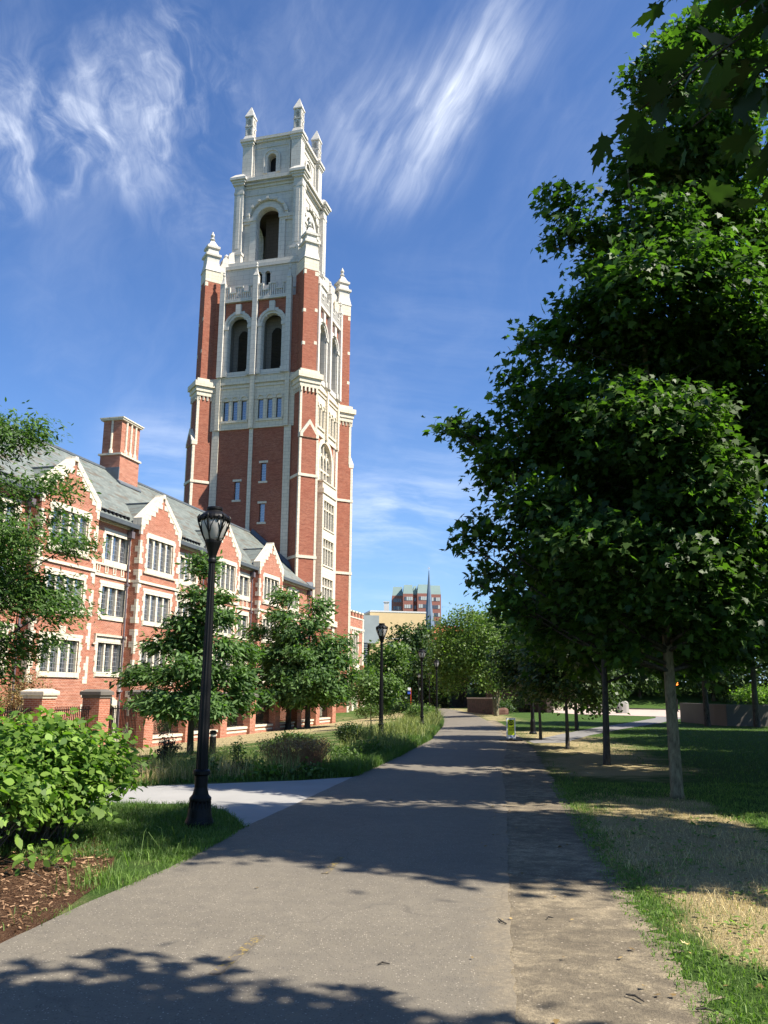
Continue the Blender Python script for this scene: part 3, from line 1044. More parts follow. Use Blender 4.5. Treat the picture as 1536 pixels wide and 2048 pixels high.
ori = orl.build('oriel_bay', M['stone'], tower)
for (za, zb) in grp:
    w = MB()
    for i in range(5):
        q = -1.75 + i * .825
        F.box(w, q - .07, q + .07, za, zb, od - .28, od - .06)
    F.box(w, -1.75, 1.55, zb - .95, zb - .80, od - .27, od - .08)
    F.box(w, -1.85, 1.65, za - .14, za, od - .2, od + .08)
    wo_ = w.build('window', M['stone'], tower)
    w = MB(); F.rect(w, -1.75, 1.55, za, zb, od - .25)
    w.build('pane', M['pane'], wo_, org=(TB, TA, 0.))

# --- stone window band 27.9 .. 33.6
for k in range(4):
    F = face(k, H6)
    cs = [-2.93, -1.93, -.93, .93, 1.93, 2.93]
    hl = [(c - .29, c + .29, 28.9, 31.0) for c in cs]
    F.wall(stone, -H6, H6, 27.9, 33.6, hl, .10, .28)
    F.box(stone, -4.4, 4.4, 27.9, 28.15, 0, .16)
    F.box(stone, -3.4, -.45, 28.62, 28.85, .05, .22); F.box(stone, .45, 3.4, 28.62, 28.85, .05, .22)
    F.box(stone, -4.3, 4.3, 32.35, 32.55, .05, .2); F.box(stone, -4.3, 4.3, 32.75, 33.05, .05, .28)
    F.box(stone, -.24, .24, 27.9, 33.6, .05, .36); F.box(stone, -4.05, -3.6, 27.9, 33.6, .05, .32); F.box(stone, 3.6, 4.05, 27.9, 33.6, .05, .32)
    for c in cs:
        F.archring(stone, c, .30, .42, 31.0, 31.1, .09, .2, 0, 8)
    for c in (-3.43, -2.43, -1.43, -.43, .43, 1.43, 2.43, 3.43):
        F.box(stone, c - .14, c + .14, 31.0, 31.16, .05, .22)
        F.box(stone, c - .08, c + .08, 28.9, 31.0, .05, .17)
    if k < 2:
        for c in cs:
            w = MB()
            F.box(w, c - .29, c - .25, 28.9, 31.0, -.16, -.06); F.box(w, c + .25, c + .29, 28.9, 31.0, -.16, -.06)
            wo_ = w.build('window', M['iron'], tower)
            w = MB(); F.rect(w, c - .29, c + .29, 28.9, 31.0, -.12); w.build('pane', M['pane'], wo_, org=(TB, TA, 0.))
    else:
        w = MB()
        for c in cs: F.rect(w, c - .29, c + .29, 28.9, 31.0, -.12)
        w.build('window', M['pane'], tower)

# --- belfry 33.6 .. 43
for k in range(4):
    F = face(k, H6)
    ap = MB()
    for sg in (-1, 1):
        cs_ = sg * 1.9
        F.archwall(stone if False else ap, cs_ - 1.65, cs_ + 1.65, 33.6, 40.5, cs_, 1.08, 34.1, 39.25, .10, .5, 0)
        # brick spandrels over the arches with toothed stone voussoirs
        F.archwall(brick, cs_ - 1.65, cs_ + 1.65, 39.2, 41.95, cs_, 1.08, 39.2, 38.9, .10, .5) if False else None
        A = F.archpts(cs_, 1.52, 39.25, 14)
        for (a, b), (c, e) in zip(A[:-1], A[1:]):
            brick.poly([F.p(a, max(b, 39.25), .12), F.p(c, max(e, 39.25), .12), F.p(c, 41.95, .12), F.p(a, 41.95, .12)])
        F.rect(brick, cs_ - 1.65, cs_ - 1.52, 38.9, 41.95, .12); F.rect(brick, cs_ + 1.52, cs_ + 1.65, 38.9, 41.95, .12)
        F.archring(ap, cs_, 1.08, 1.55, 39.25, 39.25, -.4, .22, 0, 16, jamb=False)
        F.archring(ap, cs_, 1.32, 1.6, 39.25, 39.25, .1, .32, 0, 16, jamb=False)
        for i in range(7):                       # stepped stone over the arch
            t = (i - 3) / 3.
            hh = 41.35 - abs(t) * 1.25
            F.box(ap, cs_ + t * 1.25 - .22, cs_ + t * 1.25 + .22, hh - .55, hh, .05, .17 + .004 * i)
        F.box(ap, cs_ - .3, cs_ + .3, 40.5, 41.65, .05, .42)
        for q in (-1, 1):                        # imposts and shafts
            F.box(ap, cs_ + q * 1.34 - .27, cs_ + q * 1.34 + .27, 38.9, 39.27, 0, .36)
            F.box(ap, cs_ + q * 1.34 - .2, cs_ + q * 1.34 + .2, 34.3, 38.9, 0, .26)
            F.box(ap, cs_ + q * 1.34 - .25, cs_ + q * 1.34 + .25, 33.7, 34.3, 0, .33)
        # recess back wall, shade put into its darker stone, and louvre
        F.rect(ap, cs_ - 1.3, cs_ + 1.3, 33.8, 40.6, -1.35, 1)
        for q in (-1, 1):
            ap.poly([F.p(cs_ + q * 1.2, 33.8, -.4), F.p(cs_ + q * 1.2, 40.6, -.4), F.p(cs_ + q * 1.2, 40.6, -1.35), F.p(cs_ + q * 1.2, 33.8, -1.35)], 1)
        F.box(ap, cs_ - 1.25, cs_ + 1.25, 33.6, 34.15, -1.35, .2)
        lv = MB()
        for i in range(29):
            z_ = 34.3 + i * .172
            ww = .56 if i < 26 else .56 - (i - 25) * .12
            lv.prism([F.p(cs_ - ww, z_, -1.30), F.p(cs_ + ww, z_, -1.30), F.p(cs_ + ww, z_ + .09, -1.13), F.p(cs_ - ww, z_ + .09, -1.13)][::1],
                     [F.p(cs_ - ww, z_ + .03, -1.32), F.p(cs_ + ww, z_ + .03, -1.32), F.p(cs_ + ww, z_ + .12, -1.15), F.p(cs_ - ww, z_ + .12, -1.15)])
        F.archfill(lv, cs_, .58, 34.2, 38.7, -1.34, 1)
        lv.build('louver', [M['louver'], M['dark']], tower)
    for s0, s1 in ((-H6, -3.55), (-.25, .25), (3.55, H6)):
        F.rect(ap if s0 == -.25 else brick, s0, s1, 33.6, 42.2, .10 if s0 == -.25 else .02)
    F.box(ap, -4.05, -3.5, 33.6, 44.0, 0, .5); F.box(ap, 3.5, 4.05, 33.6, 44.0, 0, .5); F.box(ap, -.27, .27, 33.6, 44.6, 0, .55)
    for q, zt in ((-3.78, 44.0), (0, 44.6), (3.78, 44.0)):
        c_ = F.p(q, 0, .28)
        ap.lathe(c_[0], c_[1], [(.34, zt), (.40, zt + .12), (.20, zt + .5), (.10, zt + 1.0)], 4, 0, math.pi / 4)
        ap.lathe(c_[0], c_[1], [(.05, zt + 1.0), (.17, zt + 1.2), (.08, zt + 1.35), (.14, zt + 1.5), (.02, zt + 1.75)], 6, 0)
    ap.build('belfry_arcade', [M['stonetop'], M['shadestone']], tower)
    # pierced stepped balustrade
    bl = MB()
    for sg in (-1, 1):
        c0 = sg * 1.9
        F.box(bl, c0 - 1.64, c0 + 1.64, 41.95, 42.3, 0, .42)
        for i in range(13):
            q = c0 - 1.5 + i * .25
            top = 43.75 if (i in (0, 1, 5, 6, 7, 11, 12)) else 43.1
            F.box(bl, q - .055, q + .055, 42.3, top - .12, .22, .38)
        for a, b, zt in ((-1.62, -1.1, 43.75), (-1.1, -.42, 43.1), (-.42, .42, 43.75), (.42, 1.1, 43.1), (1.1, 1.62, 43.75)):
            F.box(bl, c0 + a, c0 + b, zt - .16, zt, .18, .42)
        for q in (-1.1, -.42, .42, 1.1):
            F.box(bl, c0 + q - .05, c0 + q + .05, 42.95, 43.74, .19, .41)
    bl.build('balustrade', M['stonetop'], tower)

# shaft cap so no light leaks down
brick.box(TB - H6 + .05, TB + H6 - .05, TA - H6 + .05, TA + H6 - .05, 42.0, 42.2, 1)

# --- diagonal corner buttresses
S2 = math.sqrt(.5)


def diag_prism(mb, cx, cy, ddx, ddy, w, p, z0, z1, mi=0, grow=0., back=1.6):
    tx, ty = -ddy, ddx
    hw = w / 2 + grow
    a = (cx + ddx * (p + grow), cy + ddy * (p + grow)); b = (cx - ddx * back, cy - ddy * back)
    r = [(a[0] + tx * hw, a[1] + ty * hw), (b[0] + tx * hw, b[1] + ty * hw), (b[0] - tx * hw, b[1] - ty * hw), (a[0] - tx * hw, a[1] - ty * hw)]
    mb.prism([(x_, y_, z0) for x_, y_ in r], [(x_, y_, z1) for x_, y_ in r], mi)


for cxs, cys in ((1, -1), (1, 1), (-1, -1), (-1, 1)):
    cx, cy = TB + cxs * H6, TA + cys * H6
    dx, dy = cxs * S2, cys * S2
    bb = MB(); bs = MB()
    diag_prism(bb, cx, cy, dx, dy, 2.0, .95, -1.2, 26.4)
    diag_prism(bb, cx, cy, dx, dy, 1.9, .70, 26.4, 31.6)
    diag_prism(bb, cx, cy, dx, dy, 1.6, .48, 33.5, 44.6)
    # corner stone strips down the lower stage
    E_ = FF(cx + dx * .95, cy + dy * .95, -dy * 1.0, dx * 1.0)
    if (E_.n[0] * dx + E_.n[1] * dy) < 0: E_ = FF(cx + dx * .95, cy + dy * .95, dy, -dx)
    for a, b in ((-1.03, -.80), (.80, 1.03)):
        E_.box(bs, a, b, -1.2, 26.2, -.24, .03)
    E2 = FF(cx + dx * .70, cy + dy * .70, E_.t[0], E_.t[1])
    for a, b in ((-.98, -.76), (.76, .98)):
        E2.box(bs, a, b, 26.4, 31.6, -.24, .03)
    # gabled weathering
    for fz in (0,):
        pts = [(-1.02, 26.3), (1.02, 26.3), (1.02, 26.7), (0, 28.2), (-1.02, 26.7)]
        E2.ext(bs, pts, -.2, .38)
        E2.ext(bb, [(-.72, 26.31), (.72, 26.31), (.72, 26.62), (0, 27.7), (-.72, 26.62)], .2, .385)
    for zz in (22.3, 14.2):
        diag_prism(bs, cx, cy, dx, dy, 2.0, .95, zz, zz + .28, 0, .09)
    # small corner blocks
    for zz in (36.2, 39.8):
        E3 = FF(cx + dx * .48, cy + dy * .48, E_.t[0], E_.t[1])
        for a, b in ((-.86, -.55), (.5, .84)):
            E3.box(bs, a * .94, b * .94, zz + (.25 if a > 0 else 0), zz + .35 + (.25 if a > 0 else 0), -.3, .015)
    # corbel table and cornice
    E4 = FF(cx + dx * .70, cy + dy * .70, E_.t[0], E_.t[1])
    for i in range(5):
        E4.box(bs, -.9 + i * .42 - .08, -.9 + i * .42 + .1, 31.15, 31.65, -.1, .16)
    for sd in (-1, 1):
        for i in range(4):
            px_, py_ = cx + dx * (.5 - i * .42) + E_.t[0] * sd * .97, cy + dy * (.5 - i * .42) + E_.t[1] * sd * .97
            bs.box(px_ - .08, px_ + .08, py_ - .08, py_ + .08, 31.15, 31.65)
    diag_prism(bs, cx, cy, dx, dy, 1.9, .70, 31.6, 32.05, 0, .14)
    diag_prism(bs, cx, cy, dx, dy, 1.9, .70, 32.05, 32.55, 0, .24)
    diag_prism(bs, cx, cy, dx, dy, 1.9, .70, 32.55, 33.1, 0, .42)
    diag_prism(bs, cx, cy, dx, dy, 1.9, .70, 33.1, 33.5, 0, .12)
    but = bb.build('buttress', M['towerbrick'], tower)
    # stone top of the pier with stacked cap and finial
    diag_prism(bs, cx, cy, dx, dy, 1.6, .48, 44.6, 46.0, 0, .02)
    for i, zz in enumerate((44.05,)):
        E3 = FF(cx + dx * .48, cy + dy * .48, E_.t[0], E_.t[1])
        E3.box(bs, -.81, -.81 + (.4 if i % 2 else .25), zz, zz + .45, -.3, .02)
        E3.box(bs, .81 - (.25 if i % 2 else .4), .81, zz, zz + .45, -.3, .02)
    bs.build('trim', M['stone'], but, org=(TB, TA, 0.))
    pn = MB()
    pcx, pcy = cx - dx * .30, cy - dy * .30
    ang = math.pi / 4 + math.atan2(dy, dx)
    pn.lathe(pcx, pcy, [(1.25, 45.9), (1.2, 46.0), (.95, 47.0), (.95, 47.6), (1.2, 47.7), (1.2, 47.95), (.85, 48.1), (.75, 48.6), (1.0, 48.7), (1.0, 48.95), (.7, 49.1), (.3, 49.7)], 4, 0, ang)
    pn.lathe(pcx, pcy, [(.12, 49.7), (.3, 49.95), (.12, 50.15), (.24, 50.4), (.04, 50.9)], 8, 0)
    pn.build('finial', M['stonetop'], but, org=(TB, TA, 0.))

# --- stone setback stage 42 .. 47
st = MB()
for k in range(4):
    F = face(k, 4.75)
    tw = [(-.30 - .36, -.30 + .30, 44.3, 45.9), (.36, .96, 44.3, 45.9)]
    F.wall(st, -4.75, 4.75, 42.1, 46.6, tw, 0, .5)
    for a, b, c, e in tw:
        F.rect(st, a, b, c, e, -.45, 1)
        F.archring(st, (a + b) / 2, .29, .42, 45.6, 45.62, -.02, .06, 0, 8)
    F.box(st, -4.9, 4.9, 46.5, 46.9, -.3, .16)
    F.box(st, -4.8, 4.8, 43.6, 43.75, -.1, .06)
    F.ext(st, [(-4.9, 46.9), (4.9, 46.9), (4.3, 47.35), (-4.3, 47.35)], -.8, -.05)
st.box(TB - 4.6, TB + 4.6, TA - 4.6, TA + 4.6, 46.6, 47.0)
# curved wing walls from the corner piers to the upper stage
for cxs, cys in ((1, -1), (1, 1), (-1, -1), (-1, 1)):
    dx, dy = cxs * S2, cys * S2
    D = FF(TB, TA, dx, dy)
    pts = [(5.4, 44.0), (8.1, 44.0), (8.1, 46.4), (7.6, 46.5), (7.2, 46.7), (6.9, 47.2), (6.8, 47.8), (6.5, 48.1), (6.2, 47.9), (6.2, 48.4), (5.9, 48.8), (5.4, 49.0)]
    D.ext(st, pts, -.45, .45)
    c_ = D.p(6.3, 0, 0)
    st.lathe(c_[0], c_[1], [(.05, 48.0), (.28, 48.2), (.28, 48.4), (.05, 48.65)], 8)
setb = st.build('setback_stage', [M['stonetop'], M['dark']], tower)

# --- upper arched stage 47 .. 58
up = MB(); upd = MB()
UH = 4.05
for k in range(4):
    F = face(k, UH - .55)
    F.archwall(up, -UH + .9, UH - .9, 47.0, 57.2, -.1, 1.32, 47.4, 53.0, 0, .55, 0, 0, 16)
    F.archrev(up, -.1, 1.32, 47.4, 53.0, -.5, .25, 0, 16)
    F.archring(up, -.1, 1.32, 1.9, 53.0, 53.0, -.2, .14, 0, 18, jamb=False)
    F.archring(up, -.1, 2.15, 2.5, 53.2, 53.0, -.1, .34, 0, 18, jamb=False)
    for i in range(7):
        t = math.pi * (i + .5) / 7
        c_ = (-.1 + 2.33 * math.cos(t), 53.0 + 2.33 * math.sin(t))
        F.box(up, c_[0] - .14, c_[0] + .14, c_[1] - .14, c_[1] + .14, .1, .46)
    for q in (-1, 1):
        c0 = -.1 + q * 2.2
        F.box(up, c0 - .85, c0 + .85, 52.75, 53.15, -.1, .32)
        F.box(up, c0 - .78, c0 + .78, 52.45, 52.75, -.1, .2)
        F.box(up, c0 - .82 if q > 0 else c0 + .12, c0 - .1 if q > 0 else c0 + .84, 47.3, 52.45, -.1, .16)
    F.box(up, -3.2, 3.2, 56.0, 56.25, -.1, .08)
    F.box(up, -3.2, 3.2, 56.9, 57.2, -.1, .14)
    F.box(up, -3.3, 3.3, 57.2, 57.55, -.5, .40)
    F.box(up, -3.35, 3.35, 57.55, 57.95, -.5, .62)
    for q in (-1, 1):   # corner piers, as broad pilasters
        G = face(k, UH)
        a, b = (UH - 1.05, UH - .0015 * (k + 1)) if q > 0 else (-UH + .0015 * (k + 1), -UH + 1.05)
        G.box(up, a, b, 47.0, 57.2, -1.0, 0.)
        G.box(up, a + .32, b - .32, 49.4, 56.2, -.5, .05)
        e = .22
        G.box(up, a - (e if q > 0 else 0) * .3, b + (0 if q > 0 else e) * .3, 56.1, 56.4, -1, .07)
for cxs, cys in ((1, -1), (1, 1), (-1, -1), (-1, 1)):
    cx, cy = TB + cxs * (UH - .5), TA + cys * (UH - .5)
    for h0, h1, g_ in ((47.0, 48.6, .64), (48.6, 48.9, .72), (57.2, 57.5, .68), (57.5, 57.75, .80), (57.75, 58.05, .95)):
        up.box(cx - g_, cx + g_, cy - g_, cy + g_, h0, h1)
    up.prism([(cx - .95, cy - .95, 58.05), (cx + .95, cy - .95, 58.05), (cx + .95, cy + .95, 58.05), (cx - .95, cy + .95, 58.05)], [(cx - .5, cy - .5, 58.6), (cx + .5, cy - .5, 58.6), (cx + .5, cy + .5, 58.6), (cx - .5, cy + .5, 58.6)])
up.box(TB - 3.9, TB + 3.9, TA - 3.9, TA + 3.9, 57.3, 57.9)
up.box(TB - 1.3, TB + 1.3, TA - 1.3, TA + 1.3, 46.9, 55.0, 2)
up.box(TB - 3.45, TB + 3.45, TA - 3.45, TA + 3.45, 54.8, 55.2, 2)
up.build('arched_stage', [M['stonetop'], M['dark'], mat_stone('inner_shade_stone', (.11, .088, .066), (.9, .4))], tower)  # inner stone painted dark to stand for the shade inside the stage

# --- lantern stage 58 .. 63.3 with four corner pinnacles
lt = MB()
LH = 3.4
for k in range(4):
    F = face(k, LH - .35)
    F.archwall(lt, -LH + .8, LH - .8, 57.9, 62.9, -.1, .52, 59.0, 60.8, 0, .9, 0, 0, 12)
    F.archring(lt, -.1, .52, .86, 58.9, 60.8, -.02, .10, 0, 12)
    F.archring(lt, -.1, .86, 1.02, 58.9, 60.8, -.02, .2, 0, 12)
    F.archfill(lt, -.1, .7, 58.8, 60.8, -.85, 1)
    F.box(lt, -2.55, -1.1, 57.9, 58.6, -.1, .12); F.box(lt, .9, 2.55, 57.9, 58.6, -.1, .12)
    F.box(lt, 1.95, 2.15, 58.2, 62.6, -.1, .22); F.box(lt, -2.35, -2.15, 58.2, 62.6, -.1, .22)
    F.box(lt, -2.8, 2.8, 62.2, 62.45, -.1, .08)
    F.box(lt, -2.75, 2.75, 62.9, 63.15, -.5, .2)
    F.box(lt, -2.8, 2.8, 63.15, 63.5, -.5, .38)
lt.box(TB - 3.0, TB + 3.0, TA - 3.0, TA + 3.0, 62.7, 63.2)
for cxs, cys in ((1, -1), (1, 1), (-1, -1), (-1, 1)):
    cx, cy = TB + cxs * (LH - .45), TA + cys * (LH - .45)
    for h0, h1, g_ in ((57.9, 58.5, .66), (58.5, 62.4, .58), (62.4, 62.6, .64), (62.6, 62.9, .74), (62.9, 63.25, .86)):
        lt.box(cx - g_, cx + g_, cy - g_, cy + g_, h0, h1)
    pn = MB()
    pn.prism([(cx - .66, cy - .66, 63.25), (cx + .66, cy - .66, 63.25), (cx + .66, cy + .66, 63.25), (cx - .66, cy + .66, 63.25)], [(cx - .46, cy - .46, 63.9), (cx + .46, cy - .46, 63.9), (cx + .46, cy + .46, 63.9), (cx - .46, cy + .46, 63.9)])
    pn.box(cx - .40, cx + .40, cy - .40, cy + .40, 63.9, 65.0)
    pn.box(cx - .50, cx + .50, cy - .50, cy + .50, 65.0, 65.15)
    pn.box(cx - .40, cx + .40, cy - .40, cy + .40, 65.15, 66.3)
    for k in range(4):
        F = face(k, .40, cx, cy)
        for z_ in (63.95, 65.2):
            F.box(pn, -.42, -.26, z_, z_ + 1.02, -.05, .07); F.box(pn, .26, .42, z_, z_ + 1.02, -.05, .07)
            F.archring(pn, 0, .14, .30, z_ + .62, z_ + .66, -.02, .06, 0, 8, .5)
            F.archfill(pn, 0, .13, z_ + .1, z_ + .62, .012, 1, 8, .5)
    pn.box(cx - .54, cx + .54, cy - .54, cy + .54, 66.3, 66.45)
    pn.prism([(cx - .54, cy - .54, 66.45), (cx + .54, cy - .54, 66.45), (cx + .54, cy + .54, 66.45), (cx - .54, cy + .54, 66.45)], [(cx - .03, cy - .03, 67.9), (cx + .03, cy - .03, 67.9), (cx + .03, cy + .03, 67.9), (cx - .03, cy + .03, 67.9)])
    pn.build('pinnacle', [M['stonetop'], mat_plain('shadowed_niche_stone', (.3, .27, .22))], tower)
lt.build('lantern_stage', [M['stonetop'], M['dark']], tower)
brick.build('brick_wall', [M['towerbrick'], M['stonetop']], tower)
stone.build('stone_trim', M['stone'], tower)

# ================================================================== LONG WING
WB, WA = 0., 50.
wing = broot('college_wing', WB, WA, 0., 'long red brick college wing with gabled bays and green slate roof', 'building')
F = FF(0, 0, 0, 1)        # b = 0 plane, s = a
FB = FF(.6, 0, 0, 1)      # front of the bays
A0, A1 = 16.0, 77.5
wl = MB(); ws = MB()
bays = [(26.7, 31.9), (36.3, 41.3), (45.75, 50.7), (55.5, 60.2), (64.0, 69.1)]
gaps = []
gw = []                    # windows in the flat wall
for c in (34.1, 44.2, 53.1, 62.4, 73.2):
    hw_ = 1.2 if c not in (62.4,) else .95
    gw.append((c, hw_, 3 if hw_ > 1 else 2))
gw.append((21.5, 1.2, 3))
holes = []
rows = [(2.62, 4.25), (5.82, 7.45), (9.0, 10.5)]
for c, hw_, nl in gw:
    for z0_, z1_ in rows: holes.append((c - hw_, c + hw_, z0_, z1_))
door = (43.7, 45.1, -1.3, 1.0)
holes.append(door)
F.wall(wl, A0, A1, -1.3, 11.35, holes, 0, .28)
wl.poly([(0, A0, -1.3), (0, A0, 11.35), (-6.2, A0, 16.8), (-12.4, A0, 11.35), (-12.4, A0, -1.3)])
wl.poly([(-12.4, A0, -1.3), (-12.4, A0, 11.35), (-12.4, A1, 11.35), (-12.4, A1, -1.3)])


def mull_window(Fr, s0, s1, z0, z1, nl, parent, arched=False, org=(WB, WA, 0.), label_mold=False, seed=0):
    w = MB()
    r = random.Random(seed)
    # toothed surround
    z = z0 - .32
    i = 0
    while z < z1 + .30:
        h = .30
        e = .30 if i % 2 else .19
        zt = min(z + h, z1 + .32)
        Fr.box(w, s0 - e, s0, z, zt, -.1, .028); Fr.box(w, s1, s1 + e, z, zt, -.1, .028)
        z += h; i += 1
    Fr.box(w, s0, s1, z1, z1 + .32, -.28, .030)
    Fr.box(w, s0 - .12, s1 + .12, z0 - .26, z0, -.28, .075)
    if label_mold:
        Fr.box(w, s0 - .42, s1 + .42, z1 + .36, z1 + .48, -.05, .13)
        Fr.box(w, s0 - .42, s0 - .32, z1 - .05, z1 + .36, -.05, .12); Fr.box(w, s1 + .32, s1 + .42, z1 - .05, z1 + .36, -.05, .12)
        Fr.box(w, s0 - .6, s0 - .32, z1 - .13, z1 - .05, -.05, .12); Fr.box(w, s1 + .32, s1 + .6, z1 - .13, z1 - .05, -.05, .12)
    ww = (s1 - s0) / nl
    for i in range(nl + 1):
        q = s0 + i * ww
        a, b = q - .075, q + .075
        if i == 0: a = s0
        if i == nl: b = s1
        if nl % 2 == 0 and i == nl // 2: a -= .03; b += .03
        Fr.box(w, a, b, z0, z1, -.24, -.05)
    if arched:
        for i in range(nl):
            c = s0 + (i + .5) * ww; hwi = ww / 2 - .075
            A = Fr.archpts(c, hwi, z1 - .32, 8, .35)
            for (p, q), (u_, v_) in zip(A[:-1], A[1:]):
                w.prism([Fr.p(p, q, -.2), Fr.p(u_, v_, -.2), Fr.p(u_, z1, -.2), Fr.p(p, z1, -.2)], [Fr.p(p, q, -.07), Fr.p(u_, v_, -.07), Fr.p(u_, z1, -.07), Fr.p(p, z1, -.07)])
    wo_ = w.build('window', M['stone'], parent)
    w = MB(); Fr.rect(w, s0, s1, z0, z1, -.19)
    w.build('pane', M['pane'], wo_, org=org)
    return wo_


for c, hw_, nl in gw:
    for j, (z0_, z1_) in enumerate(rows):
        mull_window(F, c - hw_, c + hw_, z0_, z1_, nl, wing, False, label_mold=(j == 0))
# string courses and the fretted stone panel under the top windows
segs = []
prev = A0
for a, b in bays + [(A1, A1)]:
    segs.append((prev, a)); prev = b
for a, b in segs:
    if b - a < .2: continue
    F.box(ws, a, b, 7.98, 8.14, -.05, .09)
    F.box(ws, a, b, 8.62, 8.74, -.05, .07)
    F.box(ws, a, b, 11.1, 11.35, -.05, .12)
    q = a + .35
    while q < b - .25:
        F.box(ws, q - .16, q - .08, 8.2, 8.62, -.05, .05); F.box(ws, q + .08, q + .16, 8.2, 8.62, -.05, .05); F.box(ws, q - .08, q + .08, 8.2, 8.27, -.05, .05)
        q += .82
    F.box(ws, a, b, -1.3, -.9, -.05, .1)
# bays
for bi, (a, b) in enumerate(bays):
    mid = (a + b) / 2; hw_ = (b - a) / 2
    top = 11.6
    wz = [(2.5, 4.15), (5.75, 7.4), (8.95, 10.85)]
    half = 1.55
    hl = [(mid - half, mid + half, z0_, z1_) for z0_, z1_ in wz]
    bm = MB(); bst = MB()
    FB.wall(bm, a, b, -1.3, top, hl, 0, .28)
    for q in (a, b):
        bm.poly([(0, q, -1.3), (.6, q, -1.3), (.6, q, top), (0, q, top)] if q == a else [(.6, q, -1.3), (0, q, -1.3), (0, q, top), (.6, q, top)])
    ap_ = 13.75
    # gable
    gt = [(a + .25, top), (b - .25, top), (mid + .12, ap_ - .3), (mid - .12, ap_ - .3)]
    FB.ext(bm, gt, -.38, -.002)
    # stone coping of the gable, kneelers and apex
    for sg in (-1, 1):
        e = a if sg < 0 else b
        def X(v): return mid + sg * v
        pts = [(X(hw_ + .05), top - .1), (X(hw_ + .05), top + .42), (X(hw_ - .25), top + .55), (X(.16), ap_ + .05), (X(.0), ap_ + .05), (X(.0), ap_ - .38), (X(.16), ap_ - .38), (X(hw_ - .42), top + .12), (X(hw_ - .42), top - .1)]
        if sg > 0: pts = pts[::-1]
        # split in convex pieces
        P1 = [(X(hw_ + .06), top - .15), (X(hw_ + .06), top + .36), (X(hw_ - .22), top + .55), (X(hw_ - .42), top + .30), (X(hw_ - .42), top - .15)]
        P2 = [(X(hw_ - .22), top + .55), (X(.14), ap_ + .05), (X(.14), ap_ - .36), (X(hw_ - .42), top + .24)]
        for PP, dd in ((P1, .045), (P2, .05)):
            if sg < 0: PP = PP[::-1]
            FB.ext(bst, PP[::-1] if sg > 0 else PP[::-1], -.55, dd)
        # toothed blocks below the coping
        n = 5
        for i in range(n):
            t = (i + .5) / n
            za_ = (top + .05) + (ap_ - .55 - top) * i / n; zb_ = (top + .05) + (ap_ - .55 - top) * (i + 1) / n
            xl_ = lambda z_: (hw_ - .42) + (.14 - hw_ + .42) * (z_ - top - .24) / (ap_ - .6 - top)
            q = min(xl_(za_) + .03, hw_ - .1); bl_ = q - xl_(zb_) + (.06 if i % 2 else .20)
            s_a, s_b = sorted((X(q), X(max(q - bl_, .02))))
            FB.box(bst, s_a, s_b, za_, zb_ - .01, -.05, .024 + .001 * i)
        # quoins
        z = -1.3; i = 0
        while z < top - .2:
            L_ = .40 if i % 2 else .22
            s_a, s_b = sorted((X(hw_ + .012), X(hw_ - L_)))
            if i % 5 != 3:
                FB.box(bst, s_a, s_b, z, z + .36, -(.12 + .2 * (i % 2)), .022)
            z += .36; i += 1
    FB.ext(bst, [(mid - .2, ap_ - .1), (mid + .2, ap_ - .1), (mid + .12, ap_ + .16), (mid - .12, ap_ + .16)], -.56, .06)
    FB.box(bst, a - .02, b + .02, 7.98, 8.13, -.6, .09)
    FB.box(bst, mid - half - .4, mid + half + .4, 8.60, 8.72, -.2, .10)
    FB.box(bst, mid - .28, mid + .28, 4.47, 4.85, -.05, .04)
    bo = bm.build('bay', M['brick'], wing)
    bst.build('trim', M['stone'], bo, org=(WB, WA, 0.))
    for j, (z0_, z1_) in enumerate(wz):
        mull_window(FB, mid - half, mid + half, z0_, z1_, 4, wing, arched=(j == 2))
    # slate dormer roof behind the gable
    dr = MB()
    zr = ap_ - .32
    bb_ = -(zr - 11.45) / .87
    be = .12
    for sg, q in ((-1, a + .1), (1, b - .1)):
        e0 = (be, q, 11.5); r0_ = (be, mid, zr); r1_ = (bb_ - .3, mid, zr)
        vv = (-.05, q, 11.5)
        dr.poly([e0, r0_, r1_, vv] if sg > 0 else [vv, r1_, r0_, e0])
    dr.box(bb_ - .25, be, mid - .09, mid + .09, zr - .03, zr + .05, 1)
    dr.build('dormer_roof', [M['slate'], M['copper']], wing)
wl.build('brick_wall', M['brick'], wing)
ws.build('stone_trim', M['stone'], wing)
# main roof
rf = MB()
RB, RZ = -6.2, 16.95
EB, EZ = .38, 11.32
rf.poly([(EB, A0 - .3, EZ), (EB, A1, EZ), (RB, A1, RZ), (RB, A0 - .3, RZ)])
rf.poly([(RB, A0 - .3, RZ), (RB, A1, RZ), (-12.8, A1, EZ), (-12.8, A0 - .3, EZ)])
rf.poly([(EB, A0 - .3, EZ - .12), (RB, A0 - .3, RZ - .12), (RB, A1, RZ - .12), (EB, A1, EZ - .12)])
rf.poly([(EB, A0 - .3, EZ), (RB, A0 - .3, RZ), (RB, A0 - .3, RZ - .12), (EB, A0 - .3, EZ - .12)])
roof = rf.build('roof', M['slate'], wing)
rc = MB(); rc.box(RB - .12, RB + .12, A0 - .3, A1 - .1, RZ - .05, RZ + .09)
# lead flashing where the roof meets the tower
rc.prism([(EB, A1 - .45, EZ + .02), (EB, A1 - .02, EZ + .02), (EB, A1 - .02, EZ + .5), (EB, A1 - .45, EZ + .08)], [(RB, A1 - .45, RZ + .02), (RB, A1 - .02, RZ + .02), (RB, A1 - .02, RZ + .5), (RB, A1 - .45, RZ + .08)])
rc.build('ridge_flashing', M['copper'], roof, org=(WB, WA, 0.))
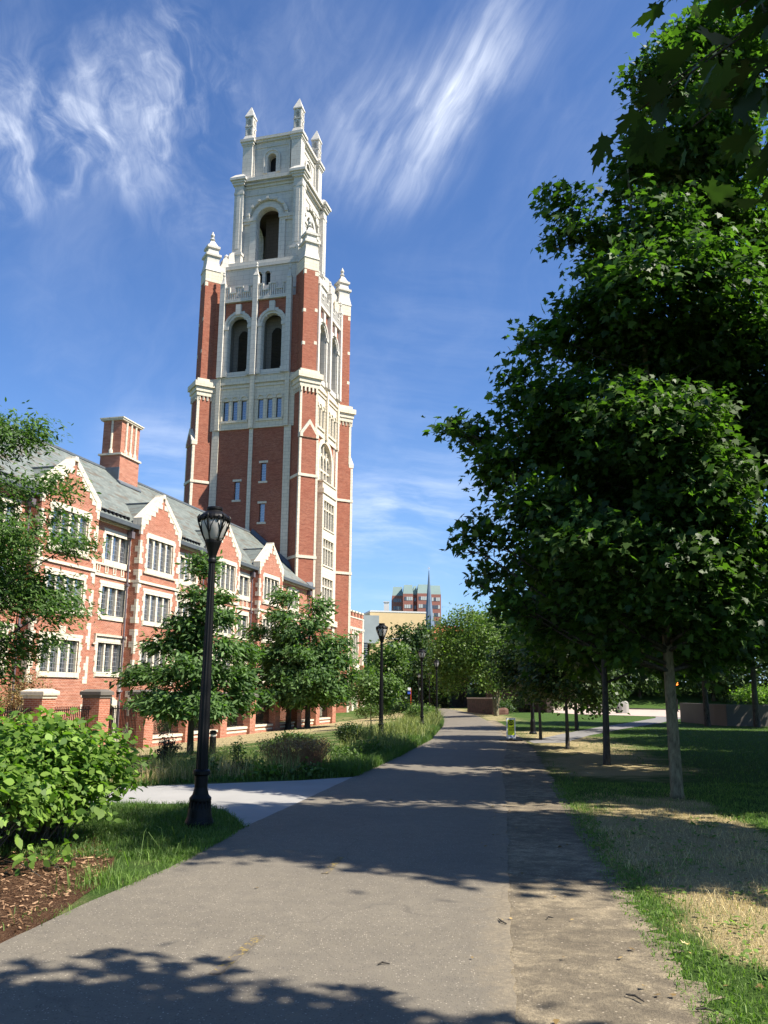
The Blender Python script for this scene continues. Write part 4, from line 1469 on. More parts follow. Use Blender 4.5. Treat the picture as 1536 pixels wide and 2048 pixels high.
# snow guards
sg_ = MB()
for (a, b) in ((41.7, 45.6), (31.5, 36.0), (51.0, 55.2)):
    q = a
    while q < b:
        zz = EZ + .87 * .5
        sg_.box(EB - .56, EB - .50, q - .12, q + .12, zz + .02, zz + .2); sg_.box(EB - .62, EB - .44, q - .12, q - .09, zz - .05, zz + .16)
        q += .42
    sg_.box(EB - .6, EB - .56, a, b, EZ + .6, EZ + .64)
sg_.build('snow_guard', M['iron'], roof, org=(WB, WA, 0.))
for a, b in segs:
    if b - a < .2: continue
    gt = MB()
    gt.prism([(.22, a, 11.20), (.52, a, 11.20), (.58, a, 11.42), (.18, a, 11.42)], [(.22, b, 11.20), (.52, b, 11.20), (.58, b, 11.42), (.18, b, 11.42)])
    gt.build('gutter', M['copper'], wing)
for q in (36.0, 45.35, 55.1, 63.6, 77.0):
    dp = MB()
    dp.tube([(.16, q, -1.0), (.16, q, 10.7)], .06, 8); dp.box(.04, .36, q - .17, q + .17, 10.6, 11.0); dp.tube([(.2, q, 11.0), (.35, q, 11.25)], .07, 6)
    for z_ in (1.5, 4.6, 7.7): dp.box(.0, .26, q - .11, q + .11, z_, z_ + .12)
    dp.build('downpipe', M['pipe'], wing, smooth=False)
# chimney
ch = MB()
c0, c1, q0, q1 = -6.6, -5.0, 51.6, 54.1
ch.box(c0, c1, q0, q1, 14.4, 18.0)
ch.box(c0 + .06, c1 - .06, q0 + .06, q1 - .06, 18.0, 20.6)
chim = ch.build('chimney', M['brick'], roof, org=(WB, WA, 0.))
ct = MB()
ct.box(c0 - .12, c1 + .12, q0 - .12, q1 + .12, 17.92, 18.05); ct.box(c0 - .1, c1 + .1, q0 - .1, q1 + .1, 20.5, 20.62); ct.box(c0 - .16, c1 + .16, q0 - .16, q1 + .16, 20.62, 20.70)
for (x_, y_) in [(c1 - .02, q0 + .06 + i * (q1 - q0 - .12) / 4) for i in (1, 2, 3)] + [((c0 + c1) / 2, q0 + .02), ((c0 + c1) / 2, q1 - .02)]:
    ct.lathe(x_, y_, [(.16, 18.05), (.16, 18.25), (.085, 18.4), (.085, 20.5)], 8)
ct.build('trim', M['stone'], chim, org=(WB, WA, 0.))
cf = MB(); cf.prism([(c1 + .02, q0 - .2, 15.55), (c1 + .3, q0 - .2, 15.75), (c1 + .3, q0 - .2, 15.83), (c1 + .02, q0 - .2, 16.1)], [(c1 + .02, q1 + .1, 15.55), (c1 + .3, q1 + .1, 15.75), (c1 + .3, q1 + .1, 15.83), (c1 + .02, q1 + .1, 16.1)])
cf.box(c0 + .3, c1 + .02, q0 - .06, q0 + .02, 15.6, 17.0)
cf.build('flashing', M['copper'], chim, org=(WB, WA, 0.))
# door with pointed stone head and wall lantern
dm = MB()
dc = (door[0] + door[1]) / 2
F.box(dm, door[0], door[1], -1.3, 1.0, -.3, -.2)
dob = dm.build('door', M['door'], wing)
dm = MB()
F.box(dm, door[0] - .32, door[0], -1.3, .75, -.1, .05); F.box(dm, door[1], door[1] + .32, -1.3, .75, -.1, .05)
for pts in ([(door[0] - .38, .62), (door[0] + .1, .62), (dc, .98), (dc, 1.38), (door[0] - .38, .95)], [(dc, .98), (door[1] - .1, .62), (door[1] + .38, .62), (door[1] + .38, .95), (dc, 1.38)]):
    F.ext(dm, pts, -.15, .07)
F.box(dm, dc - .1, dc + .1, 1.3, 1.62, -.05, .09)
dm.build('door_surround', M['stone'], dob, org=(WB, WA, 0.))
dm = MB(); F.box(dm, door[0] + .06, door[0] + .34, -.9, .55, -.21, -.17); dm.build('pane', M['pane'], dob, org=(WB, WA, 0.))
lm = MB()
F.box(lm, dc + .05, dc + .2, 1.85, 2.1, 0, .05)
lm.tube([F.p(dc + .12, 2.0, .05), F.p(dc + .15, 2.2, .3), F.p(dc + .2, 2.15, .55)], .025, 6)
cc_ = F.p(dc + .2, 0, .55)
lm.lathe(cc_[0], cc_[1], [(.03, 2.15), (.19, 1.98), (.17, 1.95)], 6)
lm.lathe(cc_[0], cc_[1], [(.15, 1.52), (.15, 1.48), (.04, 1.38)], 6)
lw = lm.build('wall_lantern', M['iron'], wing)
gm_, GT = newmat('frosted_globe')
gp = GT.n('ShaderNodeBsdfPrincipled', {'Base Color': (.62, .60, .57, 1), 'Roughness': .38, 'Specular IOR Level': .6}).outputs[0]
gtr = GT.n('ShaderNodeBsdfTranslucent', {'Color': (.75, .72, .68, 1)}).outputs[0]
finish(GT, GT.n('ShaderNodeMixShader', {0: .45, 1: gp, 2: gtr}).outputs[0])
M['globe'] = gm_
lm = MB(); lm.lathe(cc_[0], cc_[1], [(.11, 1.5), (.14, 1.95)], 6); lm.build('lamp_glass', M['globe'], lw, org=(WB, WA, 0.))

# ================================================================== LOW CRENELLATED BLOCK BEYOND THE TOWER
anx = broot('crenellated_hall', -.2, 93., 0., 'low red brick block with battlements at the right foot of the tower', 'building')
F = FF(-.2, 0, 0, 1); E0 = FF(0, 89.6, 1, 0)
bm = MB(); bs = MB()
hl = [(92.3, 94.4, 5.2, 8.0), (92.6, 94.3, -.4, 1.6)]
F.wall(bm, 89.6, 96.6, -1.0, 9.9, hl, 0, .28)
bm.poly([(-.2, 96.6, -1), (-9, 96.6, -1), (-9, 96.6, 9.9), (-.2, 96.6, 9.9)])
bm.poly([(-9, 89.6, -1), (-.2, 89.6, -1), (-.2, 89.6, 9.9), (-9, 89.6, 9.9)])
bm.poly([(-9, 96.6, -1), (-9, 89.6, -1), (-9, 89.6, 9.9), (-9, 96.6, 9.9)])
bm.box(-8.9, -.5, 89.8, 96.4, 9.3, 9.5)
for i in range(6):
    q = 89.7 + i * 1.22
    F.box(bm, q, q + .75, 9.9, 10.45, -.35, 0)
    F.box(bs, q - .06, q + .81, 10.45, 10.62, -.4, .06)
F.box(bs, 89.6, 96.7, 9.78, 9.92, -.4, .05)
F.box(bs, 89.6, 96.65, 8.5, 8.75, -.05, .12)
for i in range(9): F.box(bs, 89.9 + i * .75, 90.15 + i * .75, 8.3, 8.5, -.05, .1)
F.box(bs, 89.6, 96.63, 3.95, 4.75, -.05, .06)
for q in (89.8, 96.3): F.box(bs, q - .2, q + .3, -1.0, 9.78, -.05, .05)
for q in (91.2, 95.4):
    F.box(bm, q - .25, q + .25, -1.0, 4.6, -.05, .45); F.ext(bs, [(q - .3, 4.6), (q + .3, 4.6), (q + .12, 5.9), (q - .12, 5.9)], -.05, .35); F.box(bs, q - .3, q + .3, -1.0, 1.2, -.05, .5)
bm.build('brick_wall', M['brick'], anx); bs.build('stone_trim', M['stone'], anx)
mull_window(F, 92.3, 94.4, 5.2, 8.0, 3, anx, org=(-.2, 93., 0.))
mull_window(F, 92.6, 94.3, -.4, 1.6, 2, anx, org=(-.2, 93., 0.))

# ================================================================== BRICK PIER FENCE IN FRONT OF THE WING
FNB = 7.
fence = broot('pier_fence', FNB, 44.6, -.9, 'brick pier fence with stone coping and iron railings before the wing', 'fence')


def fz(a):
    p = bw(FNB + .6, a); return gzf(p.x, p.y)


piers = [21.3, 25.1, 28.85, 32.6, 36.3, 40.25, 44.2, 48.1, 52.0, 55.85, 59.6, 63.3]
for i, q in enumerate(piers):
    w_ = .40
    big = q in (29.3, 33.15, 36.8)
    zt = 1.28 - max(0, q - 36.8) * .012
    pm = MB()
    pm.box(FNB - w_, FNB + w_, q - w_, q + w_, fz(q) - .3, zt)
    po = pm.build('pier', M['brick'], fence)
    cm = MB(); e = .1; y1_ = q + w_
    cm.box(FNB - w_ - .04, FNB + w_ + .04, q - w_ - .04, y1_ + .04, zt, zt + .12)
    cm.box(FNB - w_ - e, FNB + w_ + e, q - w_ - e, y1_ + e, zt + .12, zt + .26)
    cm.prism([(FNB - w_ - e, q - w_ - e, zt + .26), (FNB + w_ + e, q - w_ - e, zt + .26), (FNB + w_ + e, y1_ + e, zt + .26), (FNB - w_ - e, y1_ + e, zt + .26)],
             [(FNB - w_ + .1, q - w_ + .1, zt + .36), (FNB + w_ - .1, q - w_ + .1, zt + .36), (FNB + w_ - .1, y1_ - .1, zt + .36), (FNB - w_ + .1, y1_ - .1, zt + .36)])
    cm.build('cap', M['stone'] if q == 28.85 else M['old_and_shade_conc'], po, org=(FNB, 44.6, -.9))  # darker material paints tree shade onto every cap except the light stone one
for i in range(len(piers) - 1):
    a, b = piers[i] + .40, piers[i + 1] - .40
    gate = piers[i] == 32.6
    za = fz(a); zb = fz(b); zl = max(za, zb)
    if not gate:
        lm = MB()
        lm.box(FNB - .2, FNB + .2, a, b, min(za, zb) - .3, zl + .30)
        lo = lm.build('low_wall', M['brick'], fence)
        lm = MB()
        lm.box(FNB - .215, FNB + .215, a, b, zl + .10, zl + .20)
        lm.box(FNB - .26, FNB + .26, a, b, zl + .30, zl + .42)
        lm.build('coping', M['stone'], lo, org=(FNB, 44.6, -.9))
    rm = MB()
    zb0 = zl + (.5 if not gate else .08); zt = .95 - max(0, a - 36.8) * .012
    rm.box(FNB - .02, FNB + .02, a, b, zb0, zb0 + .04); rm.box(FNB - .02, FNB + .02, a, b, zt - .15, zt - .11)
    q = a + .08
    while q < b - .03:
        rm.box(FNB - .012, FNB + .012, q - .012, q + .012, zb0 - .05, zt)
        q += .125
    rm.build('gate' if gate else 'railing', M['iron'], fence)

# ================================================================== DISTANT BUILDINGS
M['tan'] = mat_plain('yellow_stucco', (.62, .46, .25), .85, .07, .3)
M['grayclad'] = mat_plain('grey_cladding', (.30, .33, .33), .6, .08, .5)
M['offbrick'] = mat_plain('red_office_cladding', (.36, .15, .115), .8, .06, .2)
M['greenmetal'] = mat_plain('green_metal_roof', (.22, .30, .28), .5, .06, .2)
M['offglass'] = mat_plain('office_glass', (.09, .10, .12), .12, .3, .6, .9)
M['blind'] = mat_plain('pale_window_blind', (.55, .57, .55), .6, .1, .6)
M['spire'] = mat_plain('slate_blue_spire', (.13, .175, .24), .5, .1, .4)
M['whiteconc'] = mat_plain('white_concrete', (.62, .60, .57), .8, .06)
M['redbr'] = mat_plain('distant_red_brick', (.48, .12, .06), .85, .1)


def wbox(mb, x0, x1, y0, y1, z0, z1, mi=0): mb.box(x0, x1, y0, y1, z0, z1, mi)


tan = empty('tan_building', (3, 176, 0), 0, 'flat roofed yellow building between the tower and the spire', 'building')
m_ = MB()
# main block, turned a little so that its long side faces the sun
def rbox(mb, cx, cy, ang, x0, x1, y0, y1, z0, z1, mi=0):
    c, s_ = math.cos(ang), math.sin(ang)
    r = [(cx + c * x - s_ * y, cy + s_ * x + c * y) for x, y in ((x0, y0), (x1, y0), (x1, y1), (x0, y1))]
    mb.prism([(x, y, z0) for x, y in r], [(x, y, z1) for x, y in r], mi)


AT = R(12)
rbox(m_, -2.6, 170, AT, 0, 11.4, 0, 22, -.5, 17.4)
tan_wall = m_.build('wall', M['tan'], tan, org=(3, 176, 0))
m_ = MB()
rbox(m_, -2.6, 170, AT, .0, 11.45, -.03, .3, 12.0, 12.15); rbox(m_, -2.6, 170, AT, -.02, 11.45, -.06, 22, 17.2, 17.5)
m_.build('cornice', M['whiteconc'], tan, org=(3, 176, 0))
for wx, wz in ((1.3, 7.4), (3.4, 7.4), (5.4, 7.4), (7.6, 7.4), (1.3, 3.6), (3.4, 3.6), (5.4, 3.6), (3.6, 10.2), (5.9, 10.2)):
    m_ = MB(); rbox(m_, -2.6, 170, AT, wx, wx + 1.1, -.06, .1, wz, wz + 1.3); m_.build('window', M['offglass'], tan, org=(3, 176, 0))
gl = empty('grey_glass_block', (-5, 167, 0), 0, 'grey block with louvred glass stair beside the yellow building', 'building')
m_ = MB(); rbox(m_, -3.9, 165, AT, -6, 3.2, 0, 14, 10.8, 16.1); m_.build('wall', M['grayclad'], gl, org=(-5, 167, 0))
m_ = MB(); rbox(m_, -3.9, 165, AT, -5.8, .95, .3, 13, -.5, 10.8); m_.build('glass_wall', M['offglass'], gl, org=(-5, 167, 0))
m_ = MB()
for i in range(26): rbox(m_, -3.9, 165, AT, -5.9, 1.0, .0, .3, .3 + i * .42, .42 + i * .42)
m_.build('louver', M['grayclad'], gl, org=(-5, 167, 0))

off = empty('office_tower', (16, 420, 0), 0, 'dark red office tower with green mansard top behind the church spire', 'building')
m_ = MB(); gr = MB(); wn = MB(); wb = MB()
# stepped plan: volumes of differing height
vol = [(4.2, 9.4, 414, 440, 47.5), (9.4, 14.2, 408, 440, 47.8), (14.2, 16.2, 412, 440, 47.8), (16.2, 21.5, 408, 440, 48.0), (21.5, 27.6, 410, 440, 47.8), (1.8, 5, 412, 440, 32.5)]
rr = random.Random(5)
for (x0, x1, y0, y1, zt) in vol:
    m_.box(x0, x1, y0, y1, -1, zt)
    if zt > 40:
        gr.prism([(x0 + .02, y0 + .02, zt), (x1 - .02, y0 + .02, zt), (x1 - .02, y1, zt), (x0 + .02, y1, zt)], [(x0 + .5, y0 + 1.8, zt + 4.5), (x1 - .3, y0 + 1.8, zt + 4.5), (x1 - .3, y1, zt + 4.5), (x0 + .5, y1, zt + 4.5)])
        z_ = zt - 3.2
        while z_ > 10:
            x_ = x0 + .7
            while x_ < x1 - .9:
                (wb if rr.random() < .4 else wn).box(x_, x_ + .85, y0 - .08, y0 + .1, z_, z_ + 1.7)
                x_ += 1.0
            z_ -= 3.7
m_.build('wall', M['offbrick'], off, org=(16, 420, 0)); gr.build('roof', M['greenmetal'], off, org=(16, 420, 0))
wn.build('window_band', M['offglass'], off, org=(16, 420, 0)); wb.build('pale_window_band', M['blind'], off, org=(16, 420, 0))  # second set of windows in the pale blind colour

sp = empty('church_spire', (16.0, 300, 0), 0, 'slender blue-grey church spire rising over the dark treetops', 'spire')
m_ = MB(); m_.lathe(16.0, 300, [(1.75, 22), (1.6, 26), (1.15, 31), (.55, 38.5), (.12, 43.8)], 8, 0, R(22.5)); m_.build('steeple', M['spire'], sp, org=(16, 300, 0))
m_ = MB(); m_.lathe(16.0, 300, [(1.9, 0), (1.9, 22), (2.1, 22.1), (1.75, 22.6)], 8, 0, R(22.5)); m_.build('base', M['redbr'], sp, org=(16, 300, 0))
m_ = MB()
for k in range(4):
    an = k * math.pi / 2 + R(22)
    cx_, cy_ = 16 + 1.55 * math.cos(an), 300 + 1.55 * math.sin(an)
    m_.lathe(cx_, cy_, [(.5, 22.4), (.45, 25), (.02, 28)], 4)
m_.build('dormer', M['spire'], sp, org=(16, 300, 0))
m_ = MB(); m_.tube([(16, 300, 43.8), (16, 300, 45.2)], .09, 6); m_.box(15.55, 16.45, 299.9, 300.1, 44.5, 44.65); m_.build('cross', M['whiteconc'], sp, org=(16, 300, 0))

m_ = MB(); m_.box(0.15, 1.35, 200, 201.5, 15, 22.2); m_.box(.05, 1.45, 199.9, 201.6, 22.2, 22.4)
o = m_.build('concrete_flue', M['whiteconc'], None, org=(.75, 200.7, 0), loc=(.75, 200.7, 0)); tag(o, 'pale square flue stack above the yellow building roof', 'flue')
rdb = empty('red_house', (14, 205, 0), 0, 'bright red brick building low behind the trees right of the spire', 'building')
m_ = MB(); m_.box(11.6, 20, 205, 215, -.5, 15.6); m_.build('wall', M['redbr'], rdb, org=(14, 205, 0))
m_ = MB(); m_.prism([(11.3, 204.7, 15.6), (20.3, 204.7, 15.6), (20.3, 215.3, 15.6), (11.3, 215.3, 15.6)], [(13, 209, 17.4), (19, 209, 17.4), (19, 211, 17.4), (13, 211, 17.4)]); m_.build('roof', M['redbr'], rdb, org=(14, 205, 0))

# ================================================================== STREET LAMPS
def make_lamp():
    root = empty('street_lamp', (0, 0, 0), 0)
    mb = MB()
    mb.lathe(0, 0, [(.175, 0), (.18, .05), (.165, .08), (.15, .12), (.14, .20), (.115, .28), (.135, .31), (.135, .34), (.10, .38), (.08, .46), (.08, .60), (.105, .62), (.105, .66), (.078, .68)], 24)
    for k in range(16):
        an = k * math.pi / 8
        mb.lathe(.12 * math.cos(an), .12 * math.sin(an), [(.020, .1), (.016, .3)], 6)
    b = mb.build('base', M['iron'], root, smooth=False)
    mb = MB()
    ring = []
    for z_, r_ in ((.66, .076), (1.2, .072), (2.4, .055), (3.28, .043)):
        ring.append([(r_ * (1 - .10 * (k % 2)) * math.cos(k * math.pi / 12), r_ * (1 - .10 * (k % 2)) * math.sin(k * math.pi / 12), z_) for k in range(24)])
    for q in range(3): mb.prism(ring[q], ring[q + 1], 0, False)
    mb.lathe(0, 0, [(.043, 3.26), (.055, 3.28), (.055, 3.31), (.045, 3.33), (.05, 3.36), (.085, 3.47), (.105, 3.53), (.108, 3.56), (.10, 3.57)], 20)
    mb.build('pole', M['iron'], root)
    mb = MB()
    mb.lathe(0, 0, [(.085, 3.56), (.115, 3.60), (.155, 3.70), (.175, 3.78), (.172, 3.84), (.15, 3.88)], 20)
    mb.build('lamp_glass', M['globe'], root, smooth=True)
    mb = MB()
    for k in range(6):
        an = k * math.pi / 3 + .3
        c, s_ = math.cos(an), math.sin(an)
        pr = [(.10, 3.55), (.135, 3.62), (.178, 3.73), (.205, 3.82), (.21, 3.87), (.19, 3.90), (.175, 3.88)]
        mb.tube([(r_ * c, r_ * s_, z_) for r_, z_ in pr], [.011, .011, .012, .013, .015, .012, .008], 6)
        c2, s2_ = math.cos(an + .5), math.sin(an + .5); c3_, s3 = math.cos(an - .5), math.sin(an - .5)
        mb.tube([(.135 * c, .135 * s_, 3.63), (.168 * math.cos(an + .2), .168 * math.sin(an + .2), 3.74), (.176 * c2, .176 * s2_, 3.84)], .007, 5)
        mb.tube([(.135 * c, .135 * s_, 3.63), (.168 * math.cos(an - .2), .168 * math.sin(an - .2), 3.74), (.176 * c3_, .176 * s3, 3.84)], .007, 5)
    mb.build('cage', M['iron'], root)
    mb = MB()
    mb.lathe(0, 0, [(.19, 3.83), (.198, 3.86), (.185, 3.89), (.15, 3.92), (.11, 3.945), (.095, 3.96), (.105, 3.975), (.105, 4.0), (.09, 4.01)], 24)
    for k in range(12):
        an = k * math.pi / 6
        mb.lathe(.188 * math.cos(an), .188 * math.sin(an), [(.004, 3.81), (.022, 3.83), (.022, 3.86), (.004, 3.88)], 6)
    mb.build('cap', M['iron'], root)
    return root


def copy_tree_obj(o, parent=None):
    c = o.copy(); col.objects.link(c)
    if parent is not None: c.parent = parent
    for ch_ in [q for q in bpy.data.objects if q.parent is o]:
        copy_tree_obj(ch_, c)
    return c


lampspec = [
    (-2.2, 10.9, .982, 'large black street lamp nearest the camera, on the small grass island', 0),
    (-.04, 28.4, .96, 'second black street lamp, at the left path edge by the ornamental grasses', .4),
    (1.85, 41.2, .93, 'third black street lamp, in the tall grasses left of the path bend', .9),
    (3.15, 51.0, .91, 'fourth black street lamp, right at the path edge where it bends', .2),
    (4.6, 86, .98, 'far street lamp whose lantern shows just left of the fourth lamp head', .2),
    (4.0, 97, .98, 'slim far street lamp standing clear between the third and fourth lamps', .7),
    (4.6, 111, .98, 'far street lamp lantern showing just left of the third lamp post', 0),
    (4.4, 123, .98, 'far street lamp lantern, second one left of the third lamp post', 0),
    (4.3, 136, .98, 'far street lamp lantern, third one left of the third lamp post', 0),
    (3.4, 142, .98, 'tiny far street lamp, second from the left in the distant row', 0),
    (2.5, 148, .98, 'tiny far street lamp, leftmost of the distant row', 0),
    (29.8, 90.5, 1.15, 'slim street lamp on the far kerb of the sunlit road', 0),
]
lamp0 = None
for (x, y, s_, lab, rz) in lampspec:
    if lamp0 is None: lamp0 = o = make_lamp()
    else: o = copy_tree_obj(lamp0)
    o.location = (x, y, gzf(x, y)); o.scale = (s_, s_, s_); o.rotation_euler = (0, 0, rz)
    tag(o, lab, 'street lamp', 'black iron street lamps along the path')

# the black post at the right with a small camera box
pr_ = empty('lamp_post', (6.12, 35.9, gzf(6.12, 35.9)), 0, 'black post with a small box on the grass right of the yellow sign', 'lamp post')
mb = MB(); mb.lathe(0, 0, [(.16, 0), (.16, .05), (.11, .1), (.10, .5), (.075, .6), (.06, 3.9)], 12); mb.build('pole', M['iron'], pr_)
mb = MB(); mb.box(-.28, -.07, -.1, .1, 1.15, 1.55); mb.build('control_box', M['iron'], pr_)
mb = MB(); mb.lathe(0, 0, [(.07, 3.9), (.17, 4.05), (.19, 4.35), (.1, 4.5), (.02, 4.6)], 12); mb.build('lamp_head', M['iron'], pr_)

# ================================================================== SMALL STREET FURNITURE
def lettered(mb, x0, x1, z, h, n, y, seed):
    r = random.Random(seed); w_ = (x1 - x0) / n
    for i in range(n):
        a = x0 + i * w_ + w_ * .12; b = x0 + (i + 1) * w_ - w_ * .12
        t = w_ * .2
        k = r.randrange(4)
        if k in (0, 1): mb.box(a, a + t, y, y + .004, z, z + h)
        if k in (1, 2): mb.box(b - t, b, y, y + .004, z, z + h)
        mb.box(a, b, y - .001, y + .004, z + h * (.8 if k != 1 else .4), z + h * (1. if k != 1 else .6))
        if k in (0, 2, 3): mb.box(a, b, y - .001, y + .004, z, z + h * .18)
        if k == 3: mb.box((a + b) / 2 - t / 2, (a + b) / 2 + t / 2, y, y + .004, z, z + h)


sg = empty('path_sign', (4.44, 30.5, .012), R(4), 'narrow upright white sign with yellow-green panel on a black base', 'sign')
mb = MB(); mb.box(-.17, .17, -.17, .17, 0, .035); mb.box(-.39, .39, -.11, .11, 0, .03); mb.lathe(0, 0, [(.08, .03), (.05, .09)], 10); mb.build('base', M['iron'], sg)
wpan = mat_plain('white_sign_plastic', (.66, .68, .68), .5, .04)
mb = MB(); mb.box(-.15, .15, -.02, .02, .08, .76)
mb.box(-.155, -.135, -.03, .03, .08, .76); mb.box(.135, .155, -.03, .03, .08, .76)
pp_ = mb.build('panel', wpan, sg)
mb = MB(); mb.box(-.115, .115, -.026, -.02, .19, .70); mb.build('reflective_panel', mat_plain('yellow_green_reflective', (.50, .62, .02), .4, .05), pp_)
mb = MB()
N_ = 18
for k in range(N_):
    a0_, a1_ = 2 * math.pi * k / N_, 2 * math.pi * (k + 1) / N_
    q = [(.09 * math.cos(a0_), .60 + .09 * math.sin(a0_)), (.09 * math.cos(a1_), .60 + .09 * math.sin(a1_)), (.062 * math.cos(a1_), .60 + .062 * math.sin(a1_)), (.062 * math.cos(a0_), .60 + .062 * math.sin(a0_))]
    mb.prism([(a, -.027, b) for a, b in q], [(a, -.031, b) for a, b in q])
mb.box(-.012, .012, -.031, -.027, .565, .625); mb.box(-.035, .035, -.031, -.027, .60, .615); mb.box(-.03, -.005, -.031, -.027, .545, .57); mb.box(.005, .03, -.031, -.027, .545, .57)
mb.lathe(0, -.029, [(.014, .63), (.014, .65)], 8)
lettered(mb, -.10, .10, .41, .045, 5, -.031, 2); lettered(mb, -.09, .10, .335, .045, 4, -.031, 5)
mb.build('symbol', M['iron'], pp_)
mb = MB(); mb.box(-.03, .03, -.025, -.02, .11, .16); mb.build('badge', mat_plain('blue_badge', (.03, .06, .25), .5), pp_)

bo = empty('bollard_light', (-5.1, 26.7, gzf(-5.1, 26.7)), 0, 'short black round bollard light in the grass left of the near lamp', 'bollard')
mb = MB(); mb.lathe(0, 0, [(.10, 0), (.10, .52), (.085, .54)], 14); mb.build('post', M['iron'], bo)
mb = MB(); mb.lathe(0, 0, [(.085, .54), (.085, .60)], 14); mb.build('lamp_glass', M['globe'], bo)
mb = MB(); mb.lathe(0, 0, [(.105, .60), (.105, .68), (.08, .71), (.02, .72)], 14); mb.build('cap', M['iron'], bo)

x_, y_ = 3.1, 96.; z_ = gzf(x_, y_)
ws_ = empty('marker_sign', (x_, y_, z_), 0, 'tiny white and blue marker sign on an orange post by the far wall', 'sign')
mb = MB(); mb.lathe(0, 0, [(.035, 0), (.035, 2.3)], 8); mb.build('post', mat_plain('orange_red_post', (.45, .06, .02), .5), ws_)
mb = MB(); mb.box(-.36, -.02, -.08, -.05, 2.1, 2.4); mb.build('panel', wpan, ws_)
mb = MB(); mb.box(-.36, -.02, -.08, -.05, 1.7, 1.95); mb.build('panel', mat_plain('blue_sign', (.05, .10, .45), .5), ws_)

# pedestrian signal across the road
x_, y_ = 28.2, 84.
ps = empty('pedestrian_signal', (x_, y_, gzf(x_, y_)), 0, 'pedestrian signal glowing orange in the dark trees across the road', 'traffic signal')
mb = MB(); mb.lathe(0, 0, [(.12, 0), (.12, .06), (.06, .1), (.05, 3.0)], 10); mb.build('pole', M['iron'], ps)
mb = MB(); mb.box(-.2, .2, -.32, -.05, 2.4, 2.85); hs = mb.build('signal_housing', M['iron'], ps)
em, ET = newmat('orange_signal'); finish(ET, ET.n('ShaderNodeEmission', {'Color': (1, .20, .03, 1), 'Strength': 3.0}).outputs[0])
mb = MB(); mb.box(-.11, .08, -.335, -.32, 2.5, 2.64)
for i in range(4): mb.box(-.11 + i * .05, -.075 + i * .05, -.335, -.32, 2.64, 2.76)
mb.build('lit_hand', em, hs)

# rocks
def rock(name, x, y, w, d, h, lab, seed, mat):
    r = random.Random(seed)
    mb = MB(); rings = []
    prof = [(0, 1.0), (.3, .98), (.75, .88), (.93, .72), (1.0, .45)]
    base = [(1, -.6), (.9, .7), (.3, 1), (-.5, .95), (-1, .5), (-.95, -.6), (-.3, -1), (.5, -.95)]
    for t, k in prof:
        rings.append([(bx_ * w / 2 * k + r.uniform(-.03, .03) + (.12 * w * t if bx_ > 0 else 0) * 0 + .10 * w * t, by_ * d / 2 * k + r.uniform(-.03, .03), h * t * (1 - .12 * (bx_ < 0) * t) - (.1 if t == 0 else 0)) for bx_, by_ in base])
    for a, b in zip(rings[:-1], rings[1:]): mb.prism(a, b, 0, False)
    mb.poly(rings[-1])
    o = mb.build(name, mat, None, loc=(x, y, gzf(x, y)))
    return tag(o, lab, 'rock')


rock('standing_stone', 20.5, 75.2, 1.05, .6, 1.05, 'pale upright standing stone on the lawn edge before the road', 3, M['rock'])
rock('boulder', 22.7, 92, 1.3, .9, .75, 'low pale boulder across the road, left of the standing stone', 8, M['rock'])
rock('boulder', 9.4, 70.4, 1.3, .8, .55, 'reddish low boulder at the end of the stone walls by the bend', 5, M['brickdark'])

# parked van on the street behind the right trees
vn = empty('parked_van', (15.2, 97.5, gzf(15.2, 97.5)), R(80), 'pale van roof and window glimpsed behind the low dark tree', 'van')
wp = mat_plain('pale_blue_paint', (.42, .48, .52), .3, .05, 1, .6)
F_ = FF(0, .95, 1, 0)
mb = MB(); prof = [(-2.4, .45), (2.4, .45), (2.4, 1.1), (1.75, 1.25), (1.15, 2.0), (-2.2, 2.08), (-2.4, 1.7)]
mb.prism([(a, -.95, b) for a, b in prof], [(a, .95, b) for a, b in prof]); mb.build('body', wp, vn)
mb = MB()
for sd in (-.965, .955):
    for a, b in ((-2.1, -1.2), (-1.1, -.1), (0, .95)): mb.box(a, b, sd, sd + .01, 1.3, 1.85)
mb.box(-2.42, -2.39, -.8, .8, 1.25, 1.75); mb.build('window', M['offglass'], vn)
for a in (-1.5, 1.5):
    for sd in (-.98, .78):
        mb = MB(); pts = [(a + .34 * math.cos(k * math.pi / 8), .34 + .34 * math.sin(k * math.pi / 8)) for k in range(16)]
        mb.prism([(p, sd, q) for p, q in pts], [(p, sd + .2, q) for p, q in pts]); mb.build('wheel', M['iron'], vn)

